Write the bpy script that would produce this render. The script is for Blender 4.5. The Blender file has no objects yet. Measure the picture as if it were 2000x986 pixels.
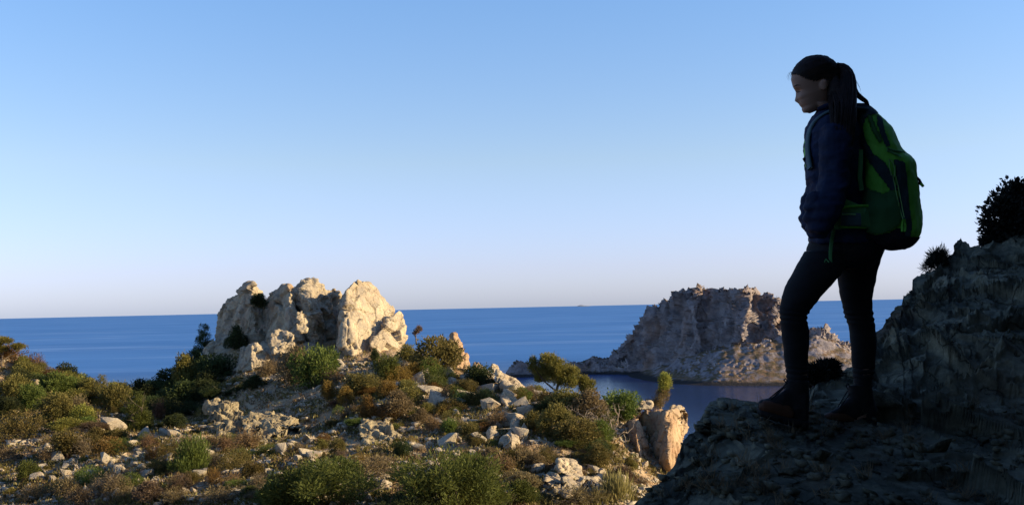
import bpy, bmesh, math, random
import numpy as np
from mathutils import Vector, Matrix
rad = math.radians
scene = bpy.context.scene
COL = scene.collection
rng = np.random.default_rng(7)
random.seed(7)

# ------------------------------------------------------------------ camera, sky, sun
FPX = 2144.0
CAM = np.array([0.0, 0.0, 60.0])
PITCH, ROLL = rad(2.75), math.atan(43 / 2000)
_F = np.array([0, math.cos(PITCH), math.sin(PITCH)])
_U0 = np.array([0, -math.sin(PITCH), math.cos(PITCH)])
_R0 = np.array([1.0, 0, 0])
_R = _R0 * math.cos(ROLL) - _U0 * math.sin(ROLL)
_U = _U0 * math.cos(ROLL) + _R0 * math.sin(ROLL)
cam_d = bpy.data.cameras.new('camera')
cam_d.sensor_fit = 'HORIZONTAL'; cam_d.sensor_width = 36
cam_d.lens = 36 * FPX / 2000
cam_d.clip_start = 0.1; cam_d.clip_end = 80000
cam = bpy.data.objects.new('camera', cam_d)
cam.matrix_world = Matrix([[_R[0], _U[0], -_F[0], CAM[0]], [_R[1], _U[1], -_F[1], CAM[1]], [_R[2], _U[2], -_F[2], CAM[2]], [0, 0, 0, 1]])
COL.objects.link(cam); scene.camera = cam

SUN_EL, SUN_BACK = 18.0, 5.0            # degrees above the horizon; degrees behind the camera's right
sd = np.array([math.cos(rad(SUN_EL)) * math.cos(rad(SUN_BACK)), -math.cos(rad(SUN_EL)) * math.sin(rad(SUN_BACK)), math.sin(rad(SUN_EL))])
world = bpy.data.worlds.new("World"); scene.world = world; world.use_nodes = True
wn, wl = world.node_tree.nodes, world.node_tree.links
wn.clear()
wo = wn.new('ShaderNodeOutputWorld'); wb = wn.new('ShaderNodeBackground'); sk = wn.new('ShaderNodeTexSky')
sk.sky_type = 'NISHITA'; sk.sun_disc = False
sk.sun_elevation = rad(SUN_EL); sk.sun_rotation = math.atan2(sd[0], sd[1])   # same direction as the lamp
sk.altitude = 60; sk.air_density = 1.0; sk.dust_density = 0.4; sk.ozone_density = 1.6
wb.inputs['Strength'].default_value = 0.066
# the photograph's cooler white balance, by height above the horizon
_tc = wn.new('ShaderNodeTexCoord'); _sx = wn.new('ShaderNodeSeparateXYZ'); wl.new(_tc.outputs['Generated'], _sx.inputs[0])
_rp = wn.new('ShaderNodeValToRGB'); wl.new(_sx.outputs['Z'], _rp.inputs[0])
_st = [(0.0, (1.0, 1.22, 2.35)), (0.035, (1.13, 1.21, 2.12)), (0.13, (1.38, 1.38, 1.64)), (0.29, (1.26, 1.56, 1.97)), (1.0, (0.8, 1.1, 1.7))]
while len(_rp.color_ramp.elements) < len(_st): _rp.color_ramp.elements.new(0.5)
for _k, (_p, _c) in enumerate(_st):
    _rp.color_ramp.elements[_k].position = _p; _rp.color_ramp.elements[_k].color = (_c[0] / 2.5, _c[1] / 2.5, _c[2] / 2.5, 1)
_m1 = wn.new('ShaderNodeVectorMath'); _m1.operation = 'MULTIPLY'; wl.new(sk.outputs[0], _m1.inputs[0]); wl.new(_rp.outputs[0], _m1.inputs[1])
_m2 = wn.new('ShaderNodeVectorMath'); _m2.operation = 'SCALE'; _m2.inputs['Scale'].default_value = 2.5; wl.new(_m1.outputs[0], _m2.inputs[0])
wl.new(_m2.outputs[0], wb.inputs['Color'])
wl.new(wb.outputs[0], wo.inputs['Surface'])
sun_d = bpy.data.lights.new('sun', 'SUN'); sun_d.energy = 5.0; sun_d.angle = rad(0.5); sun_d.color = (1.0, 0.78, 0.46)
sun = bpy.data.objects.new('sun', sun_d); COL.objects.link(sun)
sun.rotation_euler = Vector(-sd).to_track_quat('-Z', 'Y').to_euler()
scene.view_settings.view_transform = 'Standard'; scene.view_settings.look = 'None'
scene.view_settings.exposure = 0.86; scene.view_settings.gamma = 1.0
scene.view_settings.use_curve_mapping = False
scene.cycles.max_bounces = 5; scene.cycles.diffuse_bounces = 3; scene.cycles.transparent_max_bounces = 8

# ------------------------------------------------------------------ helpers
def P(px, py, d):
    """the world point seen at photo pixel (px, py), d metres deep"""
    return CAM + d * (_F + (px - 1000) / FPX * _R - (py - 493) / FPX * _U)

def PA(px, py, d):
    px, py, d = np.broadcast_arrays(np.asarray(px, float), np.asarray(py, float), np.asarray(d, float))
    return CAM + d[..., None] * (_F + ((px - 1000) / FPX)[..., None] * _R - ((py - 493) / FPX)[..., None] * _U)

def _hash(ix, iy, iz, seed):
    h = (ix.astype(np.int64) * 374761393 + iy.astype(np.int64) * 668265263 + iz.astype(np.int64) * 2147483647 + seed * 974711) & 0xFFFFFFFF
    h = ((h ^ (h >> 13)) * 1274126177) & 0xFFFFFFFF
    h = ((h ^ (h >> 16)) * 2246822519) & 0xFFFFFFFF
    return h ^ (h >> 15)

_G = rng.normal(size=(256, 3)); _G /= np.linalg.norm(_G, axis=1)[:, None]

def perlin(p, seed=0):
    c = np.floor(p).astype(np.int64); f = p - c
    w = f * f * f * (f * (f * 6 - 15) + 10)
    out = 0
    for dx in (0, 1):
        for dy in (0, 1):
            for dz in (0, 1):
                g = _G[_hash(c[:, 0] + dx, c[:, 1] + dy, c[:, 2] + dz, seed) & 255]
                v = (g * (f - np.array([dx, dy, dz]))).sum(1)
                ww = (w[:, 0] if dx else 1 - w[:, 0]) * (w[:, 1] if dy else 1 - w[:, 1]) * (w[:, 2] if dz else 1 - w[:, 2])
                out = out + v * ww
    return out * 1.5

def fbm(p, octv=4, seed=0, gain=0.5, lac=2.03, ridged=False):
    a, s, o = 1.0, 1.0, 0.0
    for k in range(octv):
        n = perlin(p * s + 17.3 * k, seed + k)
        if ridged: n = 1 - 2 * np.abs(n)
        o = o + a * n; a *= gain; s *= lac
    return o

def worley(p, seed=0):
    c = np.floor(p).astype(np.int64); f = p - c
    f1 = np.full(len(p), 9.0); f2 = np.full(len(p), 9.0); idv = np.zeros(len(p))
    for dx in (-1, 0, 1):
        for dy in (-1, 0, 1):
            for dz in (-1, 0, 1):
                h = _hash(c[:, 0] + dx, c[:, 1] + dy, c[:, 2] + dz, seed)
                j = np.stack([(h & 1023) / 1023., ((h >> 10) & 1023) / 1023., ((h >> 20) & 1023) / 1023.], 1)
                d = np.linalg.norm(np.array([dx, dy, dz]) + j - f, axis=1)
                m = d < f1
                f2 = np.where(m, f1, np.minimum(f2, d)); idv = np.where(m, (h & 4095) / 4095., idv); f1 = np.where(m, d, f1)
    return f1, f2, idv

_RV = rng.normal(size=(256, 3)) * .6
def facets(p, seed=0):
    """cells of broken rock: a tilted plane over each cell, and the distance to the joints"""
    c = np.floor(p).astype(np.int64); f = p - c; f1 = np.full(len(p), 9.0); f2 = np.full(len(p), 9.0); off = np.zeros_like(p); idv = np.zeros(len(p), np.int64)
    for dx in (-1, 0, 1):
        for dy in (-1, 0, 1):
            for dz in (-1, 0, 1):
                h = _hash(c[:, 0] + dx, c[:, 1] + dy, c[:, 2] + dz, seed)
                j = np.stack([(h & 1023) / 1023., ((h >> 10) & 1023) / 1023., ((h >> 20) & 1023) / 1023.], 1)
                v = f - np.array([dx, dy, dz]) - j; d = np.abs(v).sum(1) * .45 + np.linalg.norm(v, axis=1) * .55; m = d < f1
                f2 = np.where(m, f1, np.minimum(f2, d)); off = np.where(m[:, None], v, off); idv = np.where(m, h & 255, idv); f1 = np.where(m, d, f1)
    return (off * _RV[idv]).sum(1) + (idv / 255. - .5) * .6, f2 - f1

def sstep(x, a, b):
    t = np.clip((x - a) / (b - a), 0, 1); return t * t * (3 - 2 * t)

def link(name, me, mat=None, parent=None, smooth=True):
    o = bpy.data.objects.new(name, me); COL.objects.link(o)
    if mat is not None and not me.materials: me.materials.append(mat)
    if smooth: me.shade_smooth()
    if parent is not None: o.parent = parent
    return o

def tag(o, label=None, cat=None, group=None, kind=None):
    if label: o['label'] = label
    if cat: o['category'] = cat
    if group: o['group'] = group
    if kind: o['kind'] = kind
    return o

def empty(name, loc=(0, 0, 0), rz=0.0):
    o = bpy.data.objects.new(name, None); COL.objects.link(o)
    o.empty_display_size = 0.1; o.location = loc; o.rotation_euler = (0, 0, rz)
    return o

def mesh_np(name, V, F):
    """V (n,3) and F (m,k): all faces with k corners"""
    me = bpy.data.meshes.new(name)
    V = np.ascontiguousarray(V, np.float32); F = np.ascontiguousarray(F, np.int32)
    me.vertices.add(len(V)); me.vertices.foreach_set('co', V.ravel())
    me.loops.add(F.size); me.loops.foreach_set('vertex_index', F.ravel())
    me.polygons.add(len(F)); me.polygons.foreach_set('loop_start', np.arange(len(F), dtype=np.int32) * F.shape[1])
    me.update(calc_edges=True); me.validate()
    return me

def grid_faces(nu, nv):
    i = np.arange(nu * nv).reshape(nu, nv)
    return np.stack([i[:-1, :-1], i[1:, :-1], i[1:, 1:], i[:-1, 1:]], -1).reshape(-1, 4)

def get_np(me):
    V = np.empty(len(me.vertices) * 3, np.float32); me.vertices.foreach_get('co', V); V = V.reshape(-1, 3).astype(float)
    N = np.empty(len(me.vertices) * 3, np.float32); me.vertices.foreach_get('normal', N); N = N.reshape(-1, 3).astype(float)
    return V, N

def set_np(me, V):
    me.vertices.foreach_set('co', np.ascontiguousarray(V, np.float32).ravel()); me.update()

def hull_mesh(pts, name='rock'):
    bm = bmesh.new()
    for p in pts: bm.verts.new(p)
    r = bmesh.ops.convex_hull(bm, input=bm.verts)
    junk = list({v for v in bm.verts if not v.link_faces})
    bmesh.ops.delete(bm, geom=junk, context='VERTS')
    bmesh.ops.recalc_face_normals(bm, faces=bm.faces)
    me = bpy.data.meshes.new(name); bm.to_mesh(me); bm.free()
    return me

def remesh(me, voxel, smooth=0):
    """one closed surface of even faces over the given mesh"""
    o = bpy.data.objects.new('tmp', me); COL.objects.link(o)
    m = o.modifiers.new('r', 'REMESH'); m.mode = 'VOXEL'; m.voxel_size = voxel; m.adaptivity = 0
    if smooth:
        s = o.modifiers.new('s', 'SMOOTH'); s.iterations = smooth; s.factor = 0.5
    dg = bpy.context.evaluated_depsgraph_get()
    out = bpy.data.meshes.new_from_object(o.evaluated_get(dg))
    out.name = me.name
    bpy.data.objects.remove(o); bpy.data.meshes.remove(me)
    return out

# ------------------------------------------------------------------ materials
def new_mat(name):
    m = bpy.data.materials.new(name); m.use_nodes = True
    nt = m.node_tree; b = nt.nodes['Principled BSDF']
    return m, nt.nodes, nt.links, b

def nd(N, typ, **kw):
    n = N.new(typ)
    for k, v in kw.items():
        if k in n.inputs.keys(): n.inputs[k].default_value = v
        else: setattr(n, k, v)
    return n

def ramp(N, L, src, stops, interp='LINEAR'):
    r = N.new('ShaderNodeValToRGB'); r.color_ramp.interpolation = interp
    e = r.color_ramp.elements
    while len(e) < len(stops): e.new(0.5)
    for k, (p, c) in enumerate(stops):
        e[k].position = p; e[k].color = (*c, 1) if len(c) == 3 else c
    L.new(src, r.inputs[0]); return r

def mixc(N, L, fac, a, b, mode='MIX'):
    m = N.new('ShaderNodeMix'); m.data_type = 'RGBA'; m.blend_type = mode
    for sock, v in ((m.inputs[0], fac), (m.inputs[6], a), (m.inputs[7], b)):
        if isinstance(v, (float, int)): sock.default_value = v
        elif isinstance(v, tuple): sock.default_value = (*v, 1)
        else: L.new(v, sock)
    return m.outputs[2]

def coords(N, L, rand=True, space='Object'):
    t = N.new('ShaderNodeTexCoord')
    if not rand: return t.outputs[space]
    oi = N.new('ShaderNodeObjectInfo')
    ml = nd(N, 'ShaderNodeMath', operation='MULTIPLY'); ml.inputs[1].default_value = 53.0; L.new(oi.outputs['Random'], ml.inputs[0])
    a = nd(N, 'ShaderNodeVectorMath', operation='ADD'); L.new(t.outputs[space], a.inputs[0]); L.new(ml.outputs[0], a.inputs[1])
    return a.outputs[0]

def rock_mat(name, c1, c2, stain, scale=1.0, bump=0.06, rand=True, stain_amt=0.6, crack=0.4):
    m, N, L, b = new_mat(name)
    co = coords(N, L, rand)
    def noise(s, d=6, r=0.6):
        n = nd(N, 'ShaderNodeTexNoise'); n.inputs['Scale'].default_value = s * scale; n.inputs['Detail'].default_value = d
        n.inputs['Roughness'].default_value = r; L.new(co, n.inputs['Vector']); return n.outputs['Fac']
    big = ramp(N, L, noise(0.9, 5), [(0.36, c2), (0.62, c1)])
    fine = ramp(N, L, noise(7, 8, 0.7), [(0.3, (0.62, 0.60, 0.58)), (0.65, (1.1, 1.08, 1.05))])
    c = mixc(N, L, 1.0, big.outputs[0], fine.outputs[0], 'MULTIPLY')
    sm = ramp(N, L, noise(0.55, 4), [(0.56, (0, 0, 0)), (0.70, (stain_amt,) * 3)])
    c = mixc(N, L, sm.outputs[0], c, stain)
    gm = ramp(N, L, noise(1.7, 6, .65), [(.50, (0, 0, 0)), (.66, (.55, .55, .55))])
    c = mixc(N, L, gm.outputs[0], c, tuple(v * k for v, k in zip(c2, (.62, .68, .78))))
    vo = nd(N, 'ShaderNodeTexVoronoi', feature='DISTANCE_TO_EDGE'); vo.inputs['Scale'].default_value = 0.75 * scale
    wv = nd(N, 'ShaderNodeTexNoise'); wv.inputs['Scale'].default_value = 1.4 * scale; wv.inputs['Detail'].default_value = 5; L.new(co, wv.inputs['Vector'])
    ad = nd(N, 'ShaderNodeVectorMath', operation='MULTIPLY_ADD'); ad.inputs[1].default_value = (0.9 / scale,) * 3
    L.new(wv.outputs['Color'], ad.inputs[0]); L.new(co, ad.inputs[2]); L.new(ad.outputs[0], vo.inputs['Vector'])
    cr = ramp(N, L, vo.outputs['Distance'], [(0.0, (1 - crack,) * 3), (0.012, (1, 1, 1))])
    c = mixc(N, L, 1.0, c, cr.outputs[0], 'MULTIPLY')
    L.new(c, b.inputs['Base Color']); b.inputs['Roughness'].default_value = 0.95; b.inputs['Specular IOR Level'].default_value = 0.15
    hs = nd(N, 'ShaderNodeMath', operation='MULTIPLY_ADD'); L.new(noise(3.2, 10, 0.72), hs.inputs[0]); hs.inputs[1].default_value = 1.0
    L.new(cr.outputs[0], hs.inputs[2])
    bp = nd(N, 'ShaderNodeBump'); bp.inputs['Strength'].default_value = 0.8; bp.inputs['Distance'].default_value = bump / scale ** 0.5
    L.new(hs.outputs[0], bp.inputs['Height']); L.new(bp.outputs[0], b.inputs['Normal'])
    return m

M = {}
M['rock'] = rock_mat('pale limestone', (0.50, 0.42, 0.29), (0.36, 0.30, 0.22), (0.34, 0.17, 0.08), 0.8, 0.10, stain_amt=0.35)
M['rock_warm'] = rock_mat('rust stained limestone', (0.47, 0.35, 0.22), (0.36, 0.235, 0.145), (0.30, 0.13, 0.06), 0.8, 0.10, stain_amt=0.65)
M['rock_crust'] = rock_mat('crusted limestone', (0.40, 0.34, 0.22), (0.26, 0.21, 0.13), (0.20, 0.15, 0.09), 2.2, 0.12, stain_amt=0.6)
M['stone'] = rock_mat('scattered stone', (0.50, 0.43, 0.31), (0.36, 0.31, 0.24), (0.36, 0.22, 0.12), 2.0, 0.08, stain_amt=0.5)
M['island'] = rock_mat('island rock', (0.34, 0.29, 0.24), (0.23, 0.20, 0.17), (0.30, 0.18, 0.11), 0.10, 0.9, rand=False, stain_amt=0.5, crack=0.5)

M['haze_isle'] = rock_mat('haze tinted distant rock', (0.26, 0.29, 0.33), (0.22, 0.25, 0.30), (0.24, 0.25, 0.28), 0.01, 1.0, rand=False)  # blue-grey haze of distance put into the rock colour

def ground_mat():
    m, N, L, b = new_mat('dry hillside soil')
    co = coords(N, L, False)
    def noise(s, d=6, r=0.6, out='Fac'):
        n = nd(N, 'ShaderNodeTexNoise'); n.inputs['Scale'].default_value = s; n.inputs['Detail'].default_value = d
        n.inputs['Roughness'].default_value = r; L.new(co, n.inputs['Vector']); return n.outputs[out]
    soil = ramp(N, L, noise(0.35, 8, 0.65), [(0.33, (0.20, 0.125, 0.06)), (0.47, (0.38, 0.25, 0.135)), (0.62, (0.48, 0.355, 0.22))])
    veg = ramp(N, L, noise(0.8, 7, 0.7), [(0.52, (0, 0, 0)), (0.66, (0.8,) * 3)])
    vc = ramp(N, L, noise(3.0, 4), [(0.35, (0.08, 0.07, 0.025)), (0.65, (0.19, 0.12, 0.055))])
    c = mixc(N, L, veg.outputs[0], soil.outputs[0], vc.outputs[0])
    vo = nd(N, 'ShaderNodeTexVoronoi', feature='F1'); vo.inputs['Scale'].default_value = 6.0; L.new(co, vo.inputs['Vector'])
    st = ramp(N, L, vo.outputs['Distance'], [(0.28, (1, 1, 1)), (0.36, (0, 0, 0))])
    pm = ramp(N, L, noise(0.5, 5, 0.6), [(0.46, (0, 0, 0)), (0.56, (1, 1, 1))])
    stf = mixc(N, L, 1.0, st.outputs[0], pm.outputs[0], 'MULTIPLY')
    c = mixc(N, L, stf, c, (0.42, 0.34, 0.24))
    L.new(c, b.inputs['Base Color']); b.inputs['Roughness'].default_value = 1.0; b.inputs['Specular IOR Level'].default_value = 0.1
    h = nd(N, 'ShaderNodeMath', operation='MULTIPLY_ADD'); L.new(stf, h.inputs[0]); h.inputs[1].default_value = 0.6; L.new(noise(5, 8, 0.7), h.inputs[2])
    bp = nd(N, 'ShaderNodeBump'); bp.inputs['Strength'].default_value = 1.0; bp.inputs['Distance'].default_value = 0.15
    L.new(h.outputs[0], bp.inputs['Height']); L.new(bp.outputs[0], b.inputs['Normal'])
    return m
M['ground'] = ground_mat()

def sea_mat():
    m, N, L, b = new_mat('sea water')
    t = N.new('ShaderNodeTexCoord'); co = t.outputs['Object']
    def mapped(sx, sy, rz=0):
        mp = nd(N, 'ShaderNodeMapping'); mp.inputs['Scale'].default_value = (sx, sy, 1); mp.inputs['Rotation'].default_value = (0, 0, rz); L.new(co, mp.inputs[0]); return mp.outputs[0]
    def noise(v, s, d=3, r=0.5):
        n = nd(N, 'ShaderNodeTexNoise'); n.inputs['Scale'].default_value = s; n.inputs['Detail'].default_value = d; n.inputs['Roughness'].default_value = r
        L.new(v, n.inputs['Vector']); return n.outputs['Fac']
    st = ramp(N, L, noise(mapped(1, 1.6, 0.15), 0.0016, 6, 0.65), [(0.42, (0, 0, 0)), (0.66, (1, 1, 1))])
    st2 = ramp(N, L, noise(mapped(1, 4.5, -0.25), 0.0017, 3, 0.45), [(0.56, (0, 0, 0)), (0.63, (.35, .35, .35)), (0.70, (0, 0, 0))])
    c = mixc(N, L, st.outputs[0], (0.034, 0.140, 0.37), (0.055, 0.180, 0.44))
    c = mixc(N, L, st2.outputs[0], c, (0.20, 0.34, 0.60))
    b.inputs['IOR'].default_value = 1.33
    ln = nd(N, 'ShaderNodeVectorMath', operation='LENGTH'); L.new(co, ln.inputs[0])   # roughness: sheltered water of the bay, wind-roughened open sea
    mr = nd(N, 'ShaderNodeMapRange'); mr.inputs['From Min'].default_value = 820; mr.inputs['From Max'].default_value = 1150; mr.inputs['To Min'].default_value = .09; mr.inputs['To Max'].default_value = .55
    L.new(ln.outputs['Value'], mr.inputs['Value']); L.new(mr.outputs[0], b.inputs['Roughness'])
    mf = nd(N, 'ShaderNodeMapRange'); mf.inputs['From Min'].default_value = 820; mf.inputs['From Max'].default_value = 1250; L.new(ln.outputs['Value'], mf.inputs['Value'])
    c = mixc(N, L, mf.outputs[0], (0.014, 0.036, 0.115), c); L.new(c, b.inputs['Base Color'])  # bay colour darkened to stand in for the island's dark reflection
    b.inputs['Specular IOR Level'].default_value = 0.30
    bp = nd(N, 'ShaderNodeBump'); bp.inputs['Strength'].default_value = 0.5; bp.inputs['Distance'].default_value = 0.6
    L.new(noise(mapped(0.7, 1.3, 0.4), 0.25, 6, 0.6), bp.inputs['Height']); L.new(bp.outputs[0], b.inputs['Normal'])
    return m
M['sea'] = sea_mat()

# ------------------------------------------------------------------ sea
def build_sea():
    rs = [0] + list(np.geomspace(40, 30000, 60)); n = 128
    V = [(0, 0, 0)]; F = []
    for r in rs[1:]:
        for k in range(n):
            a = 2 * math.pi * k / n; V.append((r * math.cos(a), r * math.sin(a), 0))
    me = bpy.data.meshes.new('sea')
    for k in range(n): F.append((0, 1 + k, 1 + (k + 1) % n))
    for i in range(len(rs) - 2):
        for k in range(n):
            a = 1 + i * n; F.append((a + k, a + n + k, a + n + (k + 1) % n, a + (k + 1) % n))
    me.from_pydata(V, [], F)
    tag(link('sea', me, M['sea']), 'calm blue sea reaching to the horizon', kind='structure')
build_sea()

# ------------------------------------------------------------------ hillside terrain
CP = [  # photo pixel, photo pixel, depth in metres
 (-60,1060,42),(300,1060,38),(600,1060,36),(900,1060,36),(1200,1060,36.5),
 (-40,985,47),(0,985,46.5),(100,985,45),(200,985,44),(400,985,42),(600,985,40),(800,985,40),(1000,985,41),(1180,985,41.5),(1260,970,42.5),
 (0,915,53),(60,900,54),(120,895,53.5),(200,890,52),(350,905,47.5),(500,905,46.5),(700,905,45.5),(900,905,45.5),(1050,905,46),(1150,920,45.5),(1230,930,46),
 (0,850,60),(80,850,60),(150,850,59.5),(240,845,58),(330,860,54),(400,862,52.5),(500,868,51.5),(600,868,51),(700,870,50),(800,865,50),(900,860,49.5),(1000,865,49),(1100,870,49),(1200,880,48),
 (-60,760,68),(0,770,68),(80,780,67.5),(160,800,66.5),(-60,690,75),(0,700,74),(60,738,74),(120,757,74),(190,778,75),(245,792,74),
 (280,800,68),(340,775,70),(300,772,75),(350,730,77),(400,700,77),(430,680,78),
 (380,800,68),(430,845,62),(430,800,65),(430,760,67.5),(430,728,71),(500,847,58.5),(500,800,61.5),(500,762,64),(500,735,68),(580,847,56),(580,800,58.3),(580,762,61),(580,733,66.5),(650,847,54),(650,802,56.2),(650,765,59.5),(650,728,66),(700,806,55),(750,800,55),(850,800,55.5),(950,800,55),(1050,810,53.5),(1120,815,53),
 (480,712,73),(560,708,73),(640,705,72),(760,715,69),(830,712,67),(900,722,65.5),(950,738,63.5),(1000,757,61),(1050,776,59),(1100,783,57.5),(1180,792,55.5),(1240,806,53.5),
 (705,765,58.5),(800,755,63),(900,760,61),(980,780,58),
 (480,690,82),(600,690,82),(780,690,80),(850,700,78),
 (1300,850,58),(1330,900,54),(1340,960,50),(1380,1040,47),(1420,1120,46),
]
far = [(-150,20,20),(-70,15,48),(-30,10,49),(0,15,50),(15,18,49),(40,20,44),(-80,60,54),(-80,95,42),(-45,115,37),(-25,115,34),(-10,115,32),(10,105,33),(26,88,36),
       (32,62,38),(36,45,38),(60,50,25),(-120,100,25),(-60,160,12),(0,170,8),(50,130,10),(110,70,-2),(-200,120,-5),(-80,230,-6),(20,240,-8),(120,170,-8),(-260,-40,-5),(150,-40,-5)]
SKY = [(-60,662,77),(0,672,76),(60,714,75.5),(120,742,75),(190,772,75),(245,788,74),(300,768,75),(350,724,77),(400,686,78),(450,668,80),(550,664,81),(650,664,81),(740,670,80),(800,690,72),(860,704,68.5),(900,716,66.5),(950,734,64),(1000,754,61.5),(1050,773,59.5),(1100,781,58),(1180,791,56),(1240,804,54)]
CP = [c for c in CP if not (c[2] > 62 and c[0] > 450 and c[1] < 700)] + SKY
def _beh(c, dd, dz):
    q = P(*c); v = (q - CAM) * [1, 1, 0]; v /= np.linalg.norm(v); return q + v * dd - np.array([0, 0, dz])
BEH = [_beh(c, 3.0, .7) for c in SKY] + [_beh(c, 8.0, 4.2) for c in SKY] + [_beh(c, 16, 9.5) for c in SKY[::2]]
C3 = np.array([P(*c) for c in CP] + BEH + [np.array(f, float) for f in far])
def tps_fit(X, z, lam=0.02):
    n = len(X); r = np.linalg.norm(X[:, None] - X[None], axis=2)
    K = np.where(r > 0, r * r * np.log(r + 1e-9), 0) + lam * n * np.eye(n)
    Pm = np.c_[np.ones(n), X]; A = np.zeros((n + 3, n + 3)); A[:n, :n] = K; A[:n, n:] = Pm; A[n:, :n] = Pm.T
    s = np.linalg.solve(A, np.r_[z, 0, 0, 0]); return s
_S = 10.0
_sol = tps_fit(C3[:, :2] / _S, C3[:, 2], 0.0006)
def tps(x, y):
    q = np.c_[x, y] / _S; X = C3[:, :2] / _S; out = _sol[-3] + q @ _sol[-2:]
    for i in range(len(X)):
        r2 = ((q - X[i]) ** 2).sum(1); out = out + _sol[i] * np.where(r2 > 0, 0.5 * r2 * np.log(r2 + 1e-18), 0)
    return out
gx = np.r_[np.linspace(-260, -46, 30)[:-1], np.arange(-46, 26, 0.16), np.linspace(26, 150, 24)[1:]]
gy = np.r_[np.linspace(-60, 34, 24)[:-1], np.arange(34, 88, 0.19), np.linspace(88, 260, 40)[1:]]
GX, GY = np.meshgrid(gx, gy, indexing='ij')
_f = np.c_[GX.ravel(), GY.ravel()]
# the spline itself is smooth: sample it coarse, then interpolate
cx, cy = np.arange(-262, 153, 1.0), np.arange(-62, 263, 1.0)
CX, CY = np.meshgrid(cx, cy, indexing='ij')
CZ = tps(CX.ravel(), CY.ravel()).reshape(CX.shape)
def bil(gxx, gyy, Z, x, y):
    i = np.clip(np.searchsorted(gxx, x) - 1, 0, len(gxx) - 2); j = np.clip(np.searchsorted(gyy, y) - 1, 0, len(gyy) - 2)
    u = np.clip((x - gxx[i]) / (gxx[i + 1] - gxx[i]), 0, 1); v = np.clip((y - gyy[j]) / (gyy[j + 1] - gyy[j]), 0, 1)
    return (Z[i, j] * (1 - u) * (1 - v) + Z[i + 1, j] * u * (1 - v) + Z[i, j + 1] * (1 - u) * v + Z[i + 1, j + 1] * u * v)
hz = bil(cx, cy, CZ, _f[:, 0], _f[:, 1])
p3 = np.c_[_f, np.zeros(len(_f))]
far_k = 1 - np.clip(np.hypot(_f[:, 0] + 5, _f[:, 1] - 60) / 60, 0, 1) ** 4
n1 = fbm(p3 * 0.22, 3, 3) * 0.30
n2 = fbm(p3 * 0.9, 4, 11, ridged=True) * 0.10
f1, f2, idv = worley(np.c_[_f * 0.8 + 0.3 * fbm(p3 * 1.0, 2, 5)[:, None], np.zeros(len(_f))], 4)
n3 = (idv - 0.5) * 0.22 * sstep(f2 - f1, 0.0, 0.25) * sstep(perlin(p3 * 0.15, 31), -0.1, 0.3)
hz = hz + (n1 + n2 + n3) * np.maximum(far_k, 0) + fbm(p3 * 0.03, 3, 9) * 2.5 * (1 - np.maximum(far_k, 0))
HZ = hz.reshape(GX.shape)
V = np.stack([GX, GY, HZ], -1).reshape(-1, 3)
hill_me = mesh_np('hillside', V, grid_faces(len(gx), len(gy)))
tag(link('hillside', hill_me, M['ground']), 'dry stony hillside of tan soil and scrub', kind='structure')
def ground_z(x, y): return bil(gx, gy, HZ, np.atleast_1d(np.asarray(x, float)), np.atleast_1d(np.asarray(y, float)))
_dd = np.arange(34, 95, 0.12)
def hit(px, py, dmax=95):
    """where the line of sight through a photo pixel meets the hillside: point and depth"""
    q = PA(px, py, _dd); g = ground_z(q[:, 0], q[:, 1]); k = np.nonzero(q[:, 2] < g)[0]
    if len(k) == 0: return None, None
    d = _dd[k[0]]
    if d > dmax: return None, None
    return P(px, py, d), d
def gnormal(x, y, e=0.6):
    a = ground_z([x + e, x - e, x, x], [y, y, y + e, y - e]); n = np.array([-(a[0] - a[1]) / 2 / e, -(a[2] - a[3]) / 2 / e, 1]); return n / np.linalg.norm(n)
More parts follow.
